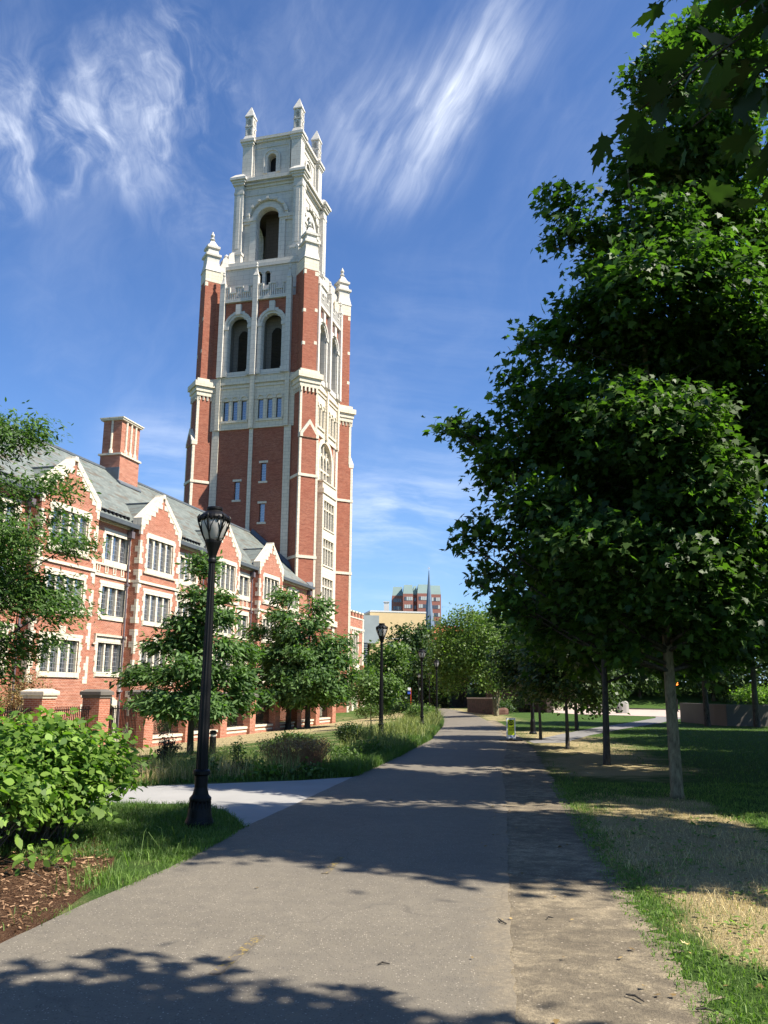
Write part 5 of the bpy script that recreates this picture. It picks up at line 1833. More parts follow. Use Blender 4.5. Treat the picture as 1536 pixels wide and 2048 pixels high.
# walls
def wallseg(name, pts, h, t, mat, lab, capmat=None, drop=0.):
    root = empty(name, (pts[0][0], pts[0][1], gzf(*pts[0])), 0, lab, 'wall')
    o_ = (pts[0][0], pts[0][1], gzf(*pts[0]))
    mb = MB(); cb_ = MB()
    for (a, b), (c, e) in zip(pts[:-1], pts[1:]):
        d = Vector((c - a, e - b)).normalized(); n_ = (-d.y * t, d.x * t)
        za, zb = gzf(a, b), gzf(c, e)
        if drop: za = zb = 0.
        q0 = [(a, b), (c, e), (c + n_[0], e + n_[1]), (a + n_[0], b + n_[1])]
        mb.prism([(p, q, -.4) for p, q in q0], [(p, q, (za if i in (0, 3) else zb) + h) for i, (p, q) in enumerate(q0)])
        if capmat is not None:
            g_ = .06
            q1 = [(a - n_[0] / t * g_, b - n_[1] / t * g_), (c - n_[0] / t * g_, e - n_[1] / t * g_), (c + n_[0] * (1 + g_ / t), e + n_[1] * (1 + g_ / t)), (a + n_[0] * (1 + g_ / t), b + n_[1] * (1 + g_ / t))]
            cb_.prism([(p, q, (za if i in (0, 3) else zb) + h) for i, (p, q) in enumerate(q1)], [(p, q, (za if i in (0, 3) else zb) + h + .12) for i, (p, q) in enumerate(q1)])
    mb.build('wall', mat, root, org=o_)
    if capmat is not None: cb_.build('coping', capmat, root, org=o_)
    return root


rubble = mat_brick('dark_brownstone_rubble', (.032, .023, .019), (.075, .050, .040), (.035, .028, .024), .42, .24)
wallseg('brownstone_wall', [(-4, 150), (2.5, 129), (6.8, 114), (9.6, 104)], 2.6, .5, rubble, 'tall dark brownstone wall behind the far path, under the trees', M['old_and_shade_conc'])
wallseg('brownstone_wall', [(8.3, 86), (8.8, 72.5), (8.9, 71)], 1.25, .5, rubble, 'low brownstone wall with pale coping, angled along the path bend', M['rock'])
wallseg('brownstone_wall', [(10.6, 90), (13.5, 79), (14.2, 76)], 2.6, .5, rubble, 'dark brownstone wall further back behind the pale-barked tree', M['old_and_shade_conc'])
wallseg('concrete_wall', [(60, 46.75), (33, 46.7), (18.3, 46.8), (18.1, 48.0), (18.1, 53.5)], 1.12, -.35, M['old_and_shade_conc'], 'weathered concrete retaining wall at the right edge of the lawn', None, .01)
# low railing on the green bank behind the pale tree
rl = empty('bank_railing', (11.2, 74, gzf(11.2, 74)), 0, 'thin iron railing on the sunlit green bank by the van', 'railing')
mb = MB()
for i in range(14):
    x_, y_ = 10.8 + i * .42, 75 + i * .8
    mb.lathe(x_ - 11.2, y_ - 74, [(.022, 0 - gzf(11.2, 74) + gzf(x_, y_)), (.022, 1.1 - gzf(11.2, 74) + gzf(x_, y_))], 6)
mb.tube([(10.8 - 11.2, 1, 1.05), (10.8 + 13 * .42 - 11.2, 75 + 10.4 - 74, 1.05)], .025, 6)
mb.build('rail', M['iron'], rl)

# twigs and a dry leaf on the shoulder
for i, (x, y, L_, an, lab) in enumerate(((.86, 6.55, .14, 1.9, 'short black twig lying on the dirt near the asphalt edge'), (1.22, 6.65, .05, .4, 'tiny black twig in the middle of the dirt shoulder'),
                                         (1.36, 5.0, .13, -1.0, 'thin dark twig near the bottom of the dirt shoulder'), (1.68, 4.82, .12, -.35, 'dark twig by the grass at the lower right of the dirt'), (.02, 5.55, .07, .2, 'tiny dark twig on the bare asphalt'))):
    mb = MB(); mb.tube([(-L_ / 2, 0, .006), (-L_ * .1, .012, .012), (L_ / 2, -.008, .007)], [.005, .006, .003], 5)
    o = mb.build('twig', M['barkdark'], None, loc=(x, y, .013)); o.rotation_euler = (0, 0, an); tag(o, lab, 'twig')
for i, (x, y, s_, rz, lab) in enumerate(((2.33, 5.35, .13, .4, 'curled orange-brown dry leaf at the right edge on the grass'), (1.93, 5.85, .06, 2.2, 'small brown dry leaf on the rim of the dirt shoulder'))):
    V = TPL_MAPLE * np.array([s_, s_, s_]); V[:, 2] = np.abs(V[:, 0]) * .7 + .02 + np.abs(V[:, 1] - .4 * s_) * .3
    o = mesh_np('dry_leaf', V[None], None, M['straw'], None, np.array([.9])); o.location = (x, y, .03); o.rotation_euler = (.3, 0, rz); tag(o, lab, 'leaf')

# ================================================================== TREES
T1L = [(0.9, 0.2, 13.86, 0.33, 0.41, 0.35), (1.11, -0.3, 13.87, 0.38, 0.47, 0.38), (-0.17, 0.1, 11.19, 0.33, 0.42, 0.46), (0.06, -0.2, 11.35, 0.38, 0.48, 0.37), (-0.34, 0.3, 10.7, 0.22, 0.35, 0.26), (-1.46, 0, 10.33, 0.31, 0.39, 0.33), (-1.48, 0.3, 9.84, 0.28, 0.35, 0.24), (-1.11, -0.1, 9.84, 0.36, 0.45, 0.31), (-1.64, 0.1, 10.66, 0.17, 0.35, 0.17), (-0.62, 0.3, 9.72, 0.44, 0.55, 0.41), (-1.29, 0.2, 8.52, 0.36, 0.45, 0.29), (-1.07, -0.4, 8.66, 0.3, 0.37, 0.26), (-2.09, 0, 7.69, 0.32, 0.4, 0.25), (-1.61, 0.4, 8.0, 0.38, 0.48, 0.31), (-2.42, -0.1, 7.01, 0.3, 0.37, 0.26), (-2.42, 0.2, 6.62, 0.33, 0.42, 0.26), (-3.39, 0, 6.13, 0.29, 0.37, 0.21), (-3.01, 0.3, 6.06, 0.33, 0.42, 0.3), (-3.57, 0.1, 6.12, 0.14, 0.35, 0.1), (-2.76, -0.2, 5.5, 0.42, 0.53, 0.37), (-2.84, 0.2, 5.21, 0.29, 0.37, 0.35), (-3.01, 0.1, 4.26, 0.36, 0.44, 0.34), (-3.31, -0.1, 4.08, 0.2, 0.35, 0.13), (-2.86, 0.3, 3.65, 0.29, 0.36, 0.24), (-3.11, 0, 3.4, 0.15, 0.35, 0.1), (-2.6, -0.2, 3.13, 0.38, 0.47, 0.28), (-2.11, 0.3, 2.81, 0.37, 0.46, 0.24), (0.54, 0, 12.98, 0.76, 0.95, 0.66), (0.7, 0.6, 11.7, 0.68, 0.84, 0.72), (-0.03, -0.6, 9.61, 0.7, 0.87, 0.61), (-0.5, 0.2, 8.97, 0.64, 0.8, 0.55), (-0.78, 0.7, 8.02, 0.74, 0.93, 0.69), (-1.75, -0.4, 6.55, 0.68, 0.85, 0.59), (-1.97, 0.6, 5.96, 0.76, 0.95, 0.63), (-2.21, -0.5, 4.53, 0.78, 0.97, 0.65), (-1.75, 0.5, 3.78, 0.78, 0.97, 0.52), (-0.77, 0.9, 5.12, 0.99, 1.24, 0.81), (-0.86, -0.9, 5.87, 0.89, 1.11, 0.77), (0.05, 0.3, 7.66, 0.99, 1.24, 0.85), (0.52, -0.7, 8.52, 0.94, 1.17, 0.81), (1.42, 0.5, 10.79, 1.04, 1.3, 0.9), (1.29, -0.4, 11.73, 0.91, 1.13, 0.82), (1.99, 0.5, 13.95, 0.99, 1.23, 0.79), (1.15, 1.0, 6.88, 1.12, 1.39, 0.93), (1.43, -0.5, 7.71, 0.94, 1.17, 0.85), (1.79, 0.4, 5.84, 0.97, 1.21, 0.88), (0.2, -1.0, 4.77, 0.95, 1.19, 0.79), (0.21, 0.5, 3.97, 0.95, 1.19, 0.69), (1.01, -0.6, 3.96, 0.88, 1.1, 0.64), (-1.31, -0.4, 3.08, 0.64, 0.8, 0.4), (-0.13, 0.6, 2.81, 0.69, 0.86, 0.39), (0.48, -0.5, 2.73, 0.71, 0.89, 0.4), (-1.64, 0.4, 2.7, 0.42, 0.53, 0.25), (-0.88, -0.2, 2.38, 0.48, 0.61, 0.23), (0.49, 0.4, 2.26, 0.5, 0.63, 0.24), (1.48, 0.6, 2.61, 0.6, 0.75, 0.43), (2.56, 0.3, 9.65, 0.92, 1.15, 0.92), (2.12, -0.3, 6.71, 0.85, 1.07, 0.85), (-1.54, -1.2, 3.92, 0.77, 0.96, 0.54), (-0.51, -1.1, 8.31, 0.66, 0.83, 0.58), (-0.19, -1.4, 5.63, 0.78, 0.97, 0.62), (-0.82, 1.4, 6.5, 0.85, 1.07, 0.66), (1.58, 1.4, 8.24, 0.97, 1.21, 0.87), (-0.2, -1.3, 3.7, 0.9, 0.7, 0.5), (0.35, -1.2, 4.7, 0.9, 0.7, 0.6), (-0.35, -1.1, 3.05, 0.65, 0.5, 0.3), (0.55, -1.0, 3.1, 0.65, 0.5, 0.3), (0, -1.0, 5.9, 0.9, 0.7, 0.6)]
tree('maple_tree', 'large dark maple with pale sunlit trunk filling the right side', 'tree', 4.71, 14.18, T1L, 11.8, .098, 78000, .135, TPL_MAPLE, M['maple'], seed=5, lean=(-.25, 0), spray=.17, per=13, shell=.55, sub=5, branch_start=.17, group='maple trees on the right lawn')
# overhanging tree, trunk just behind the camera on the right
bx, by = 4.9, -1.0
near = [(1.30, 3.55, 4.30, .30, .30, .14), (1.55, 3.6, 4.55, .35, .35, .2), (1.5, 3.4, 5.0, .3, .3, .12), (2.5, 4.1, 5.0, .5, .5, .3), (2.3, 4.1, 4.6, .5, .4, .3), (1.75, 3.75, 4.45, .42, .42, .22), (2.15, 3.95, 4.25, .5, .45, .3), (1.9, 3.3, 4.75, .45, .4, .22), (2.3, 3.6, 3.75, .4, .4, .3), (2.45, 3.9, 3.35, .35, .4, .25), (1.7, 3.1, 4.55, .3, .3, .14), (2.4, 3.3, 4.9, .5, .4, .3)]
far_ = [(3.6, 2.0, 5.6, 1.5, 1.0, 1.0), (5.2, 1.3, 6.3, 1.7, 1.3, 1.3), (4.2, .1, 7.4, 1.9, 1.6, 1.5), (6.6, -.2, 5.6, 1.6, 1.5, 1.3), (5.0, -1.9, 6.5, 2.0, 1.8, 1.6), (2.8, .2, 6.4, 1.4, 1.2, 1.0), (7.6, -.2, 7.0, 1.6, 1.5, 1.4), (4.6, 2.1, 7.4, 1.4, .8, 1.0), (2.3, 2.6, 5.4, .9, .6, .5)]
t00 = tree('maple_tree', 'overhanging maple whose big dark leaves hang into the upper right corner', 'tree', bx, by, [(a - bx, b - by - .15, c, d, e, f) for a, b, c, d, e, f in far_], 7.5, .17, 50000, .19, TPL_MAPLE, M['maple'], seed=8, spray=.3, per=12, group='maple trees on the right lawn')
rr_ = np.random.default_rng(4)
P = []; brm = MB()
for (a, b, c, d, e, f) in near:
    n = 15
    q = np.array([a, b, c]) + norm(rr_.normal(0, 1, (n, 3))) * (rr_.random(n) ** .5)[:, None] * np.array([d, e, f])
    P.append(q)
    st_ = Vector((3.4, 2.5, 5.3)); en = Vector((a - .2, b + .1, c))
    md = st_.lerp(en, .55) + Vector((.05, 0, .15))
    brm.tube([tuple(v - Vector((bx, by, 0))) for v in (st_, st_.lerp(md, .5) + Vector((0, 0, .05)), md, en)], [.022, .016, .01, .004], 6)
P = np.concatenate(P) - np.array([bx, by, 0])
leaves('hanging_leaves', P, norm(rr_.normal(0, 1, (len(P), 3)) + np.array([-.8, .3, -.3])), .15, TPL_MAPLE_HI, M['shadedmaple'], t00, up=.9, r=rr_, droop=.5, jit=.45)
brm.build('branch', M['barkdark'], t00, org=(0, 0, 0), smooth=True)

tree('maple_tree', 'maple on the right lawn whose shadow crosses the near path, beyond the frame', 'tree', 8.4, 7.65, auto_lobes(0, 0, 9.2, 2.6, 2.2, 3.9, 18, 3) + [(0, .7, 3.9, 1.0, .7, .6), (-.4, .6, 4.9, 1.2, .8, .7)], 11, .14, 38000, .19, TPL_MAPLE, M['maple'], seed=9, spray=.3, group='maple trees on the right lawn')
tree('maple_tree', 'slender maple with dark trunk close left of the big maple', 'tree', 5.22, 20.6, auto_lobes(1.0, .7, 5.0, 2.4, 3.4, 3.3, 16, 6), 7.5, .085, 27000, .2, TPL_MAPLE, M['maple'], M['barkdark'], seed=12, spray=.32, group='maple trees on the right lawn')
tree('small_round_tree', 'small round-headed tree with forked trunk left of the slender maple', 'tree', 5.57, 26.66, auto_lobes(.15, 0, 2.75, 1.35, 2.2, 1.7, 13, 8, .5), 3.4, .065, 17000, .14, TPL_DIA, M['farleaf'], M['barkdark'], seed=13, spray=.2, group='small lawn trees', branch_start=.2)
tree('small_round_tree', 'small round-headed tree with straight trunk nearest the yellow sign', 'tree', 5.6, 31.35, auto_lobes(.35, 0, 3.1, 1.5, 1.5, 1.85, 13, 9, .5), 3.4, .06, 17000, .14, TPL_DIA, M['farleaf'], M['barkdark'], seed=14, spray=.2, group='small lawn trees', branch_start=.2)
tree('small_round_tree', 'small dark tree mostly hidden behind the two round lawn trees', 'tree', 8.8, 40., auto_lobes(0, 0, 3.7, 2.6, 2.4, 2.7, 12, 10, .5), 5.5, .09, 12000, .22, TPL_DIA, M['farleaf'], M['barkdark'], seed=15, spray=.3, group='small lawn trees')
for i, (x, y, H_, r_, lab) in enumerate(((12.2, 13.4, 12, 3.2, 'tall maple beyond the right edge, level with the big maple'), (15.6, 20, 12, 3.6, 'tall maple beyond the right edge, second in its row'), (18.6, 27.5, 12.5, 3.8, 'tall maple beyond the right edge, third in its row'),
                                         (21., 35, 12.5, 3.8, 'tall maple beyond the right edge, fourth in its row'), (17.8, 15, 13, 4, 'outer tall maple beyond the right edge, nearest of the outer row'), (21.5, 23, 13, 4, 'outer tall maple beyond the right edge, middle of the outer row'), (26, 31, 13, 4, 'outer tall maple beyond the right edge, farthest of the outer row'))):
    tree('maple_tree', lab, 'tree', x, y, auto_lobes(0, 0, H_ * .62, r_ * 1.1, r_ * 1.1, H_ * .36, 14, 20 + i), H_ * .8, .17, 17000, .28, TPL_MAPLE, M['maple'], M['barkdark'], seed=30 + i, spray=.4, group='maple trees on the right lawn')
tree('maple_tree', 'dark maple with thin trunk just left of the concrete wall', 'tree', 17.1, 46.4, auto_lobes(-.8, 0, 6.2, 3.6, 3.4, 3.6, 13, 31), 8, .16, 10000, .3, TPL_MAPLE, M['maple'], M['barkdark'], seed=41, spray=.4, group='maple trees on the right lawn')
tree('maple_tree', 'dark maple standing in front of the concrete wall', 'tree', 19.3, 45.4, auto_lobes(1, 0, 6.8, 3.8, 3.4, 3.8, 13, 32), 8, .17, 9000, .3, TPL_MAPLE, M['maple'], M['barkdark'], seed=42, spray=.4, group='maple trees on the right lawn')

# left side trees
L0 = [(a_, b_, c_ + .55, d_, e_, f_) for a_, b_, c_, d_, e_, f_ in [(0, 0, 5.4, 1.6, 1.6, 1.3), (1.0, -.3, 6.9, 1.0, 1.0, .55), (-.3, 0, 7.3, 1.1, 1.0, .8), (1.9, .2, 5.9, .9, .8, .35), (2.7, .1, 4.6, .8, .7, .26), (1.6, -.5, 4.6, 1.1, 1.0, .5), (1.9, .3, 3.6, 1.1, .9, .45), (2.5, -.2, 3.2, .9, .8, .4), (.9, .5, 3.6, 1.3, 1.1, .6),
      (.7, -.8, 2.7, 1.3, 1.0, .5), (1.6, .6, 2.45, 1.0, .9, .4), (-1.5, .4, 4.5, 1.5, 1.2, 1.0), (-1.4, -.3, 6.2, 1.2, 1.2, .9), (.4, 1.0, 4.5, 1.2, 1.2, .8), (1.1, 0, 1.9, .9, .8, .35), (2.3, .2, 5.2, .6, .6, .2), (1.6, .1, 7.2, .7, .6, .3)]]
tree('honey_locust', 'feathery honey locust leaning in over the left edge', 'tree', -9.5, 18.3, L0, 6.6, .13, 50000, .125, TPL_LONG, M['locust'], M['barkdark'], seed=51, spray=.17, per=16, shell=.6, droop=.5, sub=6)
L1L = tier_lobes(2.15, 1.8, 6.0, 6, 52, cx=.1)
tree('oak_tree', 'bushy young oak just behind the near lamp post', 'tree', -6.05, 28.0, L1L, 5.4, .11, 21000, .21, TPL_LONG, M['oak'], M['barkdark'], seed=53, spray=.16, per=12, shell=.6, group='oaks in front of the wing')
tree('oak_tree', 'oak between the near lamp and the tower, left one of the pair', 'tree', -6.1, 57.5, tier_lobes(3.3, 2.5, 8.9, 6, 54, cx=-.5), 7.5, .2, 16000, .36, TPL_LONG, M['oak'], M['barkdark'], seed=55, spray=.34, per=14, shell=.6, group='oaks in front of the wing')
tree('oak_tree', 'oak spreading before the tower foot, right one of the pair', 'tree', -4.85, 57.0, tier_lobes(3.3, 2.4, 7.9, 6, 56, cx=.6), 7.0, .19, 15000, .36, TPL_LONG, M['oak'], M['barkdark'], seed=57, spray=.34, per=14, shell=.6, group='oaks in front of the wing')
tree('young_tree', 'slim young tree with pale stem left of the second lamp', 'tree', -.62, 48., auto_lobes(.2, 0, 2.1, 1.25, 1.2, 1.05, 10, 58, .45), 2.6, .035, 5000, .15, TPL_OVAL, M['midleaf'], M['bark'], seed=59, spray=.22, branch_start=.35)
tree('river_birch', 'light olive river birch with flaky trunk at the path bend', 'tree', 8.66, 66.5, auto_lobes(-1.3, 0, 5.0, 3.9, 3.2, 3.9, 22, 60, .36, .15), 8, .12, 26000, .20, TPL_DIA, M['birch'], M['bark'], seed=61, spray=.42, per=12, shell=.55, droop=.8, jit=.9, stems=[(0, 0, 1.), (-.5, .1, .8), (.35, .2, .7)])
for i, (x, y, H_, r_, n_, lab, mt) in enumerate((
        (4.4, 118, 11.8, 3.6, 8000, 'dark tree under the foot of the church spire', 'farleaf'), (1.2, 112, 8.8, 3.0, 6000, 'rounded green tree in front of the yellow building', 'midleaf'), (8.0, 124, 11.5, 4.2, 7000, 'dark tree right of the church spire', 'farleaf'),
        (-2.2, 128, 7.0, 3.2, 5000, 'low tree between the brick battlements and the yellow building', 'midleaf'), (13.5, 104, 10.5, 4.6, 8000, 'leafy tree behind the river birch', 'midleaf'), (18.6, 118, 11, 5.0, 7000, 'dark tree on the far bank behind the round lawn trees', 'farleaf'),
        (26, 122, 11, 5.4, 7000, 'dark bank tree straight behind the standing stone', 'farleaf'), (34, 116, 10.5, 5.4, 7000, 'dark bank tree behind the trunk of the big maple', 'farleaf'), (43, 112, 11, 5.6, 7000, 'dark bank tree behind the pedestrian signal', 'farleaf'), (53, 108, 12, 6, 7000, 'dark bank tree at the far right above the wall', 'farleaf'),
        (13.5, 112, 8.5, 4.5, 7000, 'dark tree low on the far bank left of the others', 'farleaf'), (22, 103, 8.5, 5.0, 8000, 'low dark tree at the foot of the bank by the boulder', 'farleaf'), (30.5, 104, 8.5, 5.2, 8000, 'low dark tree on the bank behind the far road lamp', 'farleaf'),
        (38.5, 102, 9, 5.4, 8000, 'low dark tree on the bank right of the far road lamp', 'farleaf'), (48, 101, 9.5, 5.8, 8000, 'low dark tree behind the road near the right edge', 'farleaf'), (60, 100, 11, 7, 8000, 'broad dark tree behind the road beyond the right edge', 'farleaf'), (5.8, 103, 7.4, 2.8, 5000, 'small dark tree leaning over the far path', 'farleaf'))):
    z0_ = gzf(x, y)
    tree('far_tree', lab, 'tree', x, y, auto_lobes(0, 0, H_ * .50, r_, r_, H_ * .50, 14, 70 + i, .45), H_ * .8, .22, n_, .46, TPL_DIA, M[mt], M['barkdark'], seed=90 + i, spray=.55, per=12, shell=.55, jit=.8, group='trees at the far end of the path')


# ================================================================== SHRUBS
def shrub(name, lab, cat, x, y, lobes, nleaf, size, tpl, lmat, seed, stemmat=None, nst=14, spray=.12, per=8, group=None, up=.6, droop=.3, shell=.4, jit=.6, stem_r=.01):
    r = np.random.default_rng(seed)
    root = empty(name, (x, y, gzf(x, y)), 0, lab, cat, group)
    mb = MB()
    vol = np.array([l[3] * l[4] * l[5] for l in lobes]) ** .8; w = vol / vol.sum()
    P = []; O = []
    for i, l in enumerate(lobes):
        for s_ in range(nst):
            an = r.random() * 6.28; q = math.sqrt(r.random())
            e = Vector((l[0] + l[3] * q * math.cos(an), l[1] + l[4] * q * math.sin(an), l[2] + l[5] * r.uniform(-.2, .7)))
            b_ = Vector((l[0] * .75 + r.normal(0, .12), l[1] * .75 + r.normal(0, .12), -.02))
            m2 = b_.lerp(e, .5) + Vector((r.normal(0, .04), r.normal(0, .04), .05))
            mb.tube([b_, m2, e], [stem_r, stem_r * .7, stem_r * .3], 4)
        n = int(nleaf * w[i]); nc = max(2, n // per)
        d = norm(r.normal(0, 1, (nc, 3))); d[:, 2] = np.where(d[:, 2] < -.3, -d[:, 2] * .6, d[:, 2])
        c = np.array(l[:3]) + d * (r.random(nc) ** shell)[:, None] * np.array(l[3:6])
        idx = np.repeat(np.arange(nc), per)
        pp = c[idx] + r.normal(0, spray, (len(idx), 3))
        pp[:, 2] = np.maximum(pp[:, 2], .03)
        P.append(pp); oo = norm(pp - np.array([l[0], l[1], l[2] - .4 * l[5]])); O.append(oo)
    mb.build('stems', stemmat or M['barkdark'], root, org=(0, 0, 0))
    leaves('foliage', np.concatenate(P), np.concatenate(O), size, tpl, lmat, root, up=up, r=r, droop=droop, jit=jit)
    return root


bl = [(0, 0, .62, 1.25, 1.1, .66), (.75, .5, .66, .85, .8, .60), (.35, -.75, .52, .85, .6, .48), (-1.0, -.4, .66, 1.1, 1.0, .66), (-.2, .9, .72, 1.1, .8, .60), (.95, .15, .42, .45, .5, .40), (-1.9, .3, .7, 1.0, 1.0, .62), (-.9, -1.1, .5, .8, .5, .42), (.5, .0, .95, .8, .7, .34)]
shrub('viburnum_bush', 'big bright green leafy bush at the lower left', 'bush', -4.25, 9.45, bl, 25000, .092, TPL_OVAL, M['bushleaf'], 101, nst=16, spray=.075, per=6, droop=.55, up=.65, shell=.35, jit=.5, stem_r=.012)
shrub('seedling', 'small leafy seedling on the mulch below the big bush', 'plant', -3.15, 8.15, [(0, 0, .12, .22, .16, .1), (.3, .1, .13, .16, .12, .1)], 70, .08, TPL_OVAL, M['bushleaf'], 102, nst=4, spray=.04, per=4, stem_r=.004)
shrub('stem_hedge', 'reddish-brown stemmed hedge with thin green top beside the branch path', 'hedge', -1.75, 17.75, [(-.45, 0, .50, .38, .4, .20), (.0, 0, .52, .42, .45, .22), (.45, .1, .50, .38, .42, .2), (-.1, .7, .52, .6, .5, .2), (.3, 1.0, .5, .4, .4, .2)], 3800, .032, TPL_DIA, M['redbush'], 103, stemmat=mat_plain('red_brown_stems', (.24, .12, .06), .8, .3), nst=130, spray=.05, per=10, stem_r=.005, shell=.5)
shrub('clipped_shrub', 'dark green rounded shrub left of the second lamp', 'shrub', -.9, 25.6, [(0, 0, .36, .42, .4, .36), (-.15, .1, .5, .26, .25, .22)], 3400, .055, TPL_DIA, M['farleaf'], 104, spray=.06, shell=.3, up=.3)
shrub('low_shrub', 'low spreading green shrub in front of the pair of oaks', 'shrub', -2.95, 30.2, [(0, 0, .18, .5, .4, .24), (-.35, .1, .14, .35, .3, .18), (.4, 0, .12, .3, .3, .15)], 1800, .09, TPL_OVAL, M['midleaf'], 105, spray=.08)
shrub('wilted_shrub', 'wilted blackish shrub behind the branch path, left of the lamp', 'shrub', -4.35, 17.9, [(0, 0, .4, .22, .2, .38), (.12, 0, .55, .16, .14, .2), (-.05, 0, .72, .12, .1, .1)], 900, .07, TPL_LONG, mat_leaf('wilted_leaves', (.02, .02, .012), (.06, .055, .03), .1, .6, .2), 106, spray=.05, droop=1.2)
shrub('weed', 'tall thin green weed right of the near lamp post', 'plant', -2.86, 17.5, [(0, 0, .35, .12, .12, .32), (.05, 0, .6, .07, .07, .1)], 260, .075, TPL_LONG, M['midleaf'], 107, spray=.05, nst=5)
shrub('weed', 'spiky low green weed between the lamp and the brown hedge', 'plant', -2.45, 17.3, [(0, 0, .16, .22, .14, .15)], 160, .10, TPL_LONG, M['midleaf'], 108, spray=.06, nst=5, up=.2)
for i, (x, y, w_, h_, lab, mt, tp) in enumerate(((-3.55, 17.1, .35, .42, 'leafy green perennial just right of the wilted shrub', 'midleaf', TPL_OVAL), (-5.3, 17.3, .4, .5, 'leafy perennial half hidden behind the big bush', 'midleaf', TPL_LONG), (-2.2, 16.75, .3, .22, 'low pale-green rosette at the front of the brown hedge', 'bushleaf', TPL_OVAL),
                                            (-1.45, 16.95, .3, .22, 'low green rosette at the right foot of the brown hedge', 'midleaf', TPL_OVAL), (-1.0, 19.8, .5, .55, 'green perennial clump right behind the brown hedge', 'midleaf', TPL_LONG), (-1.7, 22.2, .5, .5, 'yellow-green perennial clump left of the clipped shrub', 'birch', TPL_LONG),
                                            (-3.4, 20.8, .55, .5, 'green clump at the back of the meadow strip', 'midleaf', TPL_LONG), (-.35, 22.6, .45, .5, 'green clump by the path before the second lamp', 'darkgrass', TPL_LONG), (-3.0, 25.2, .5, .35, 'low green clump on the lawn behind the meadow strip', 'midleaf', TPL_OVAL))):
    shrub('perennial', lab, 'plant', x, y, [(0, 0, h_ * .4, w_, w_ * .8, h_ * .5), (w_ * .5, .1, h_ * .35, w_ * .6, w_ * .6, h_ * .4)], 520, .085, tp, M[mt], 170 + i, nst=8, spray=.06, per=6, stem_r=.004, group='plants in the garden strip')
for i, (b, a, r_, h_, lab, mt) in enumerate(((4.3, 31.3, 1.25, 3.9, 'tall reddish-green shrub behind the leftmost fence piers', 'redbush'), (4.6, 28.0, 1.1, 3.1, 'green shrub behind the fence at the left edge', 'midleaf'), (5.2, 42.8, .9, 1.7, 'dark shrub behind the fence railing right of the near lamp', 'farleaf'),
                                            (5.2, 46.6, 1.0, 1.9, 'dark shrub behind the fence between the near lamp and the oaks', 'farleaf'), (5.3, 50.4, .9, 1.8, 'dark shrub behind the fence left of the oak pair', 'farleaf'), (5.1, 54.4, 1.0, 1.8, 'dark shrub behind the fence under the oak pair', 'farleaf'))):
    p = bw(b, a)
    shrub('courtyard_shrub', lab, 'shrub', p.x, p.y, [(0, 0, h_ * .55, r_, r_, h_ * .42), (.3 * r_, .2, h_ * .75, r_ * .6, r_ * .6, h_ * .22), (-.4 * r_, -.2, h_ * .5, r_ * .7, r_ * .7, h_ * .35)], 4200, .085, TPL_DIA, M[mt], 120 + i, spray=.12, shell=.5, group='shrubs behind the pier fence')
for i, (x, y, w_, h_, lab, mt) in enumerate(((1.15, 70, 1.7, 1.5, 'loose green hedge by the path, left of the third lamp', 'midleaf'), (-.9, 76, 1.6, 1.3, 'loose green hedge at the foot of the low brick block', 'midleaf'), (2.6, 60, 1.1, 1.1, 'rounded bush by the path bend behind the fourth lamp', 'midleaf'), (10.0, 73.5, 1.0, .9, 'dark bush at the foot of the river birch', 'farleaf'), (12.5, 80, 2.0, 1.5, 'sunlit green bush on the bank behind the birch trunk', 'birch'),
                                             (16.5, 86, 2.0, 1.2, 'sunlit low bush on the bank beneath the van', 'midleaf'), (21.5, 49.8, 1.8, 1.1, 'sunlit bush growing on top of the concrete wall', 'bushleaf'))):
    shrub('path_bush', lab, 'bush', x, y, [(0, 0, h_ * .45, w_ * .7, w_ * .7, h_ * .5), (w_ * .45, .2, h_ * .4, w_ * .55, w_ * .5, h_ * .4), (-w_ * .45, -.2, h_ * .38, w_ * .55, w_ * .5, h_ * .42)], 2600, .14, TPL_DIA, M[mt], 140 + i, spray=.16, shell=.4, group='bushes around the path bend')


# ================================================================== GRASS
def blades(name, lab, pts, h, w, mat, bend=.5, hv=.35, seed=1, zoff=0.):
    r = np.random.default_rng(seed)
    n = len(pts)
    z = gz(pts[:, 0], pts[:, 1]) + zoff - .01
    base = np.stack([pts[:, 0], pts[:, 1], z], 1)
    hh = (h if np.ndim(h) else np.full(n, h)) * np.clip(r.normal(1, hv, n), .3, 1.9)
    an = r.random(n) * 2 * np.pi
    side = np.stack([np.cos(an), np.sin(an), np.zeros(n)], 1)
    la = r.random(n) * 2 * np.pi
    lean = np.stack([np.cos(la), np.sin(la), np.zeros(n)], 1) * (bend * np.abs(r.normal(.6, .4, n)))[:, None]
    ww = w * r.uniform(.6, 1.3, n)
    up_ = np.array([0, 0, 1.])
    a = base - side * ww[:, None]; b = base + side * ww[:, None]
    m = base + (up_ * .6 + lean * .3) * hh[:, None]
    c = m - side * ww[:, None] * .7; d = m + side * ww[:, None] * .7
    t = base + (up_ * (1 - .25 * bend) + lean * 1.0) * hh[:, None]
    V = np.stack([a, b, c, d, t], 1)
    o = mesh_np(name, V, None, mat, None, r.random(n), faces=[[0, 1, 3, 2], [2, 3, 4]])
    return tag(o, lab, None, None, 'stuff')


def scatter(n, x0, x1, y0, y1, keep, seed, power=1.):
    r = np.random.default_rng(seed)
    y = y0 + (y1 - y0) * r.random(n) ** power
    x = r.uniform(x0, x1, n) if not callable(x0) else x0(y) + (x1(y) - x0(y)) * r.random(n)
    p = np.stack([x, y], 1)
    k = keep(x, y, r)
    return p[k]


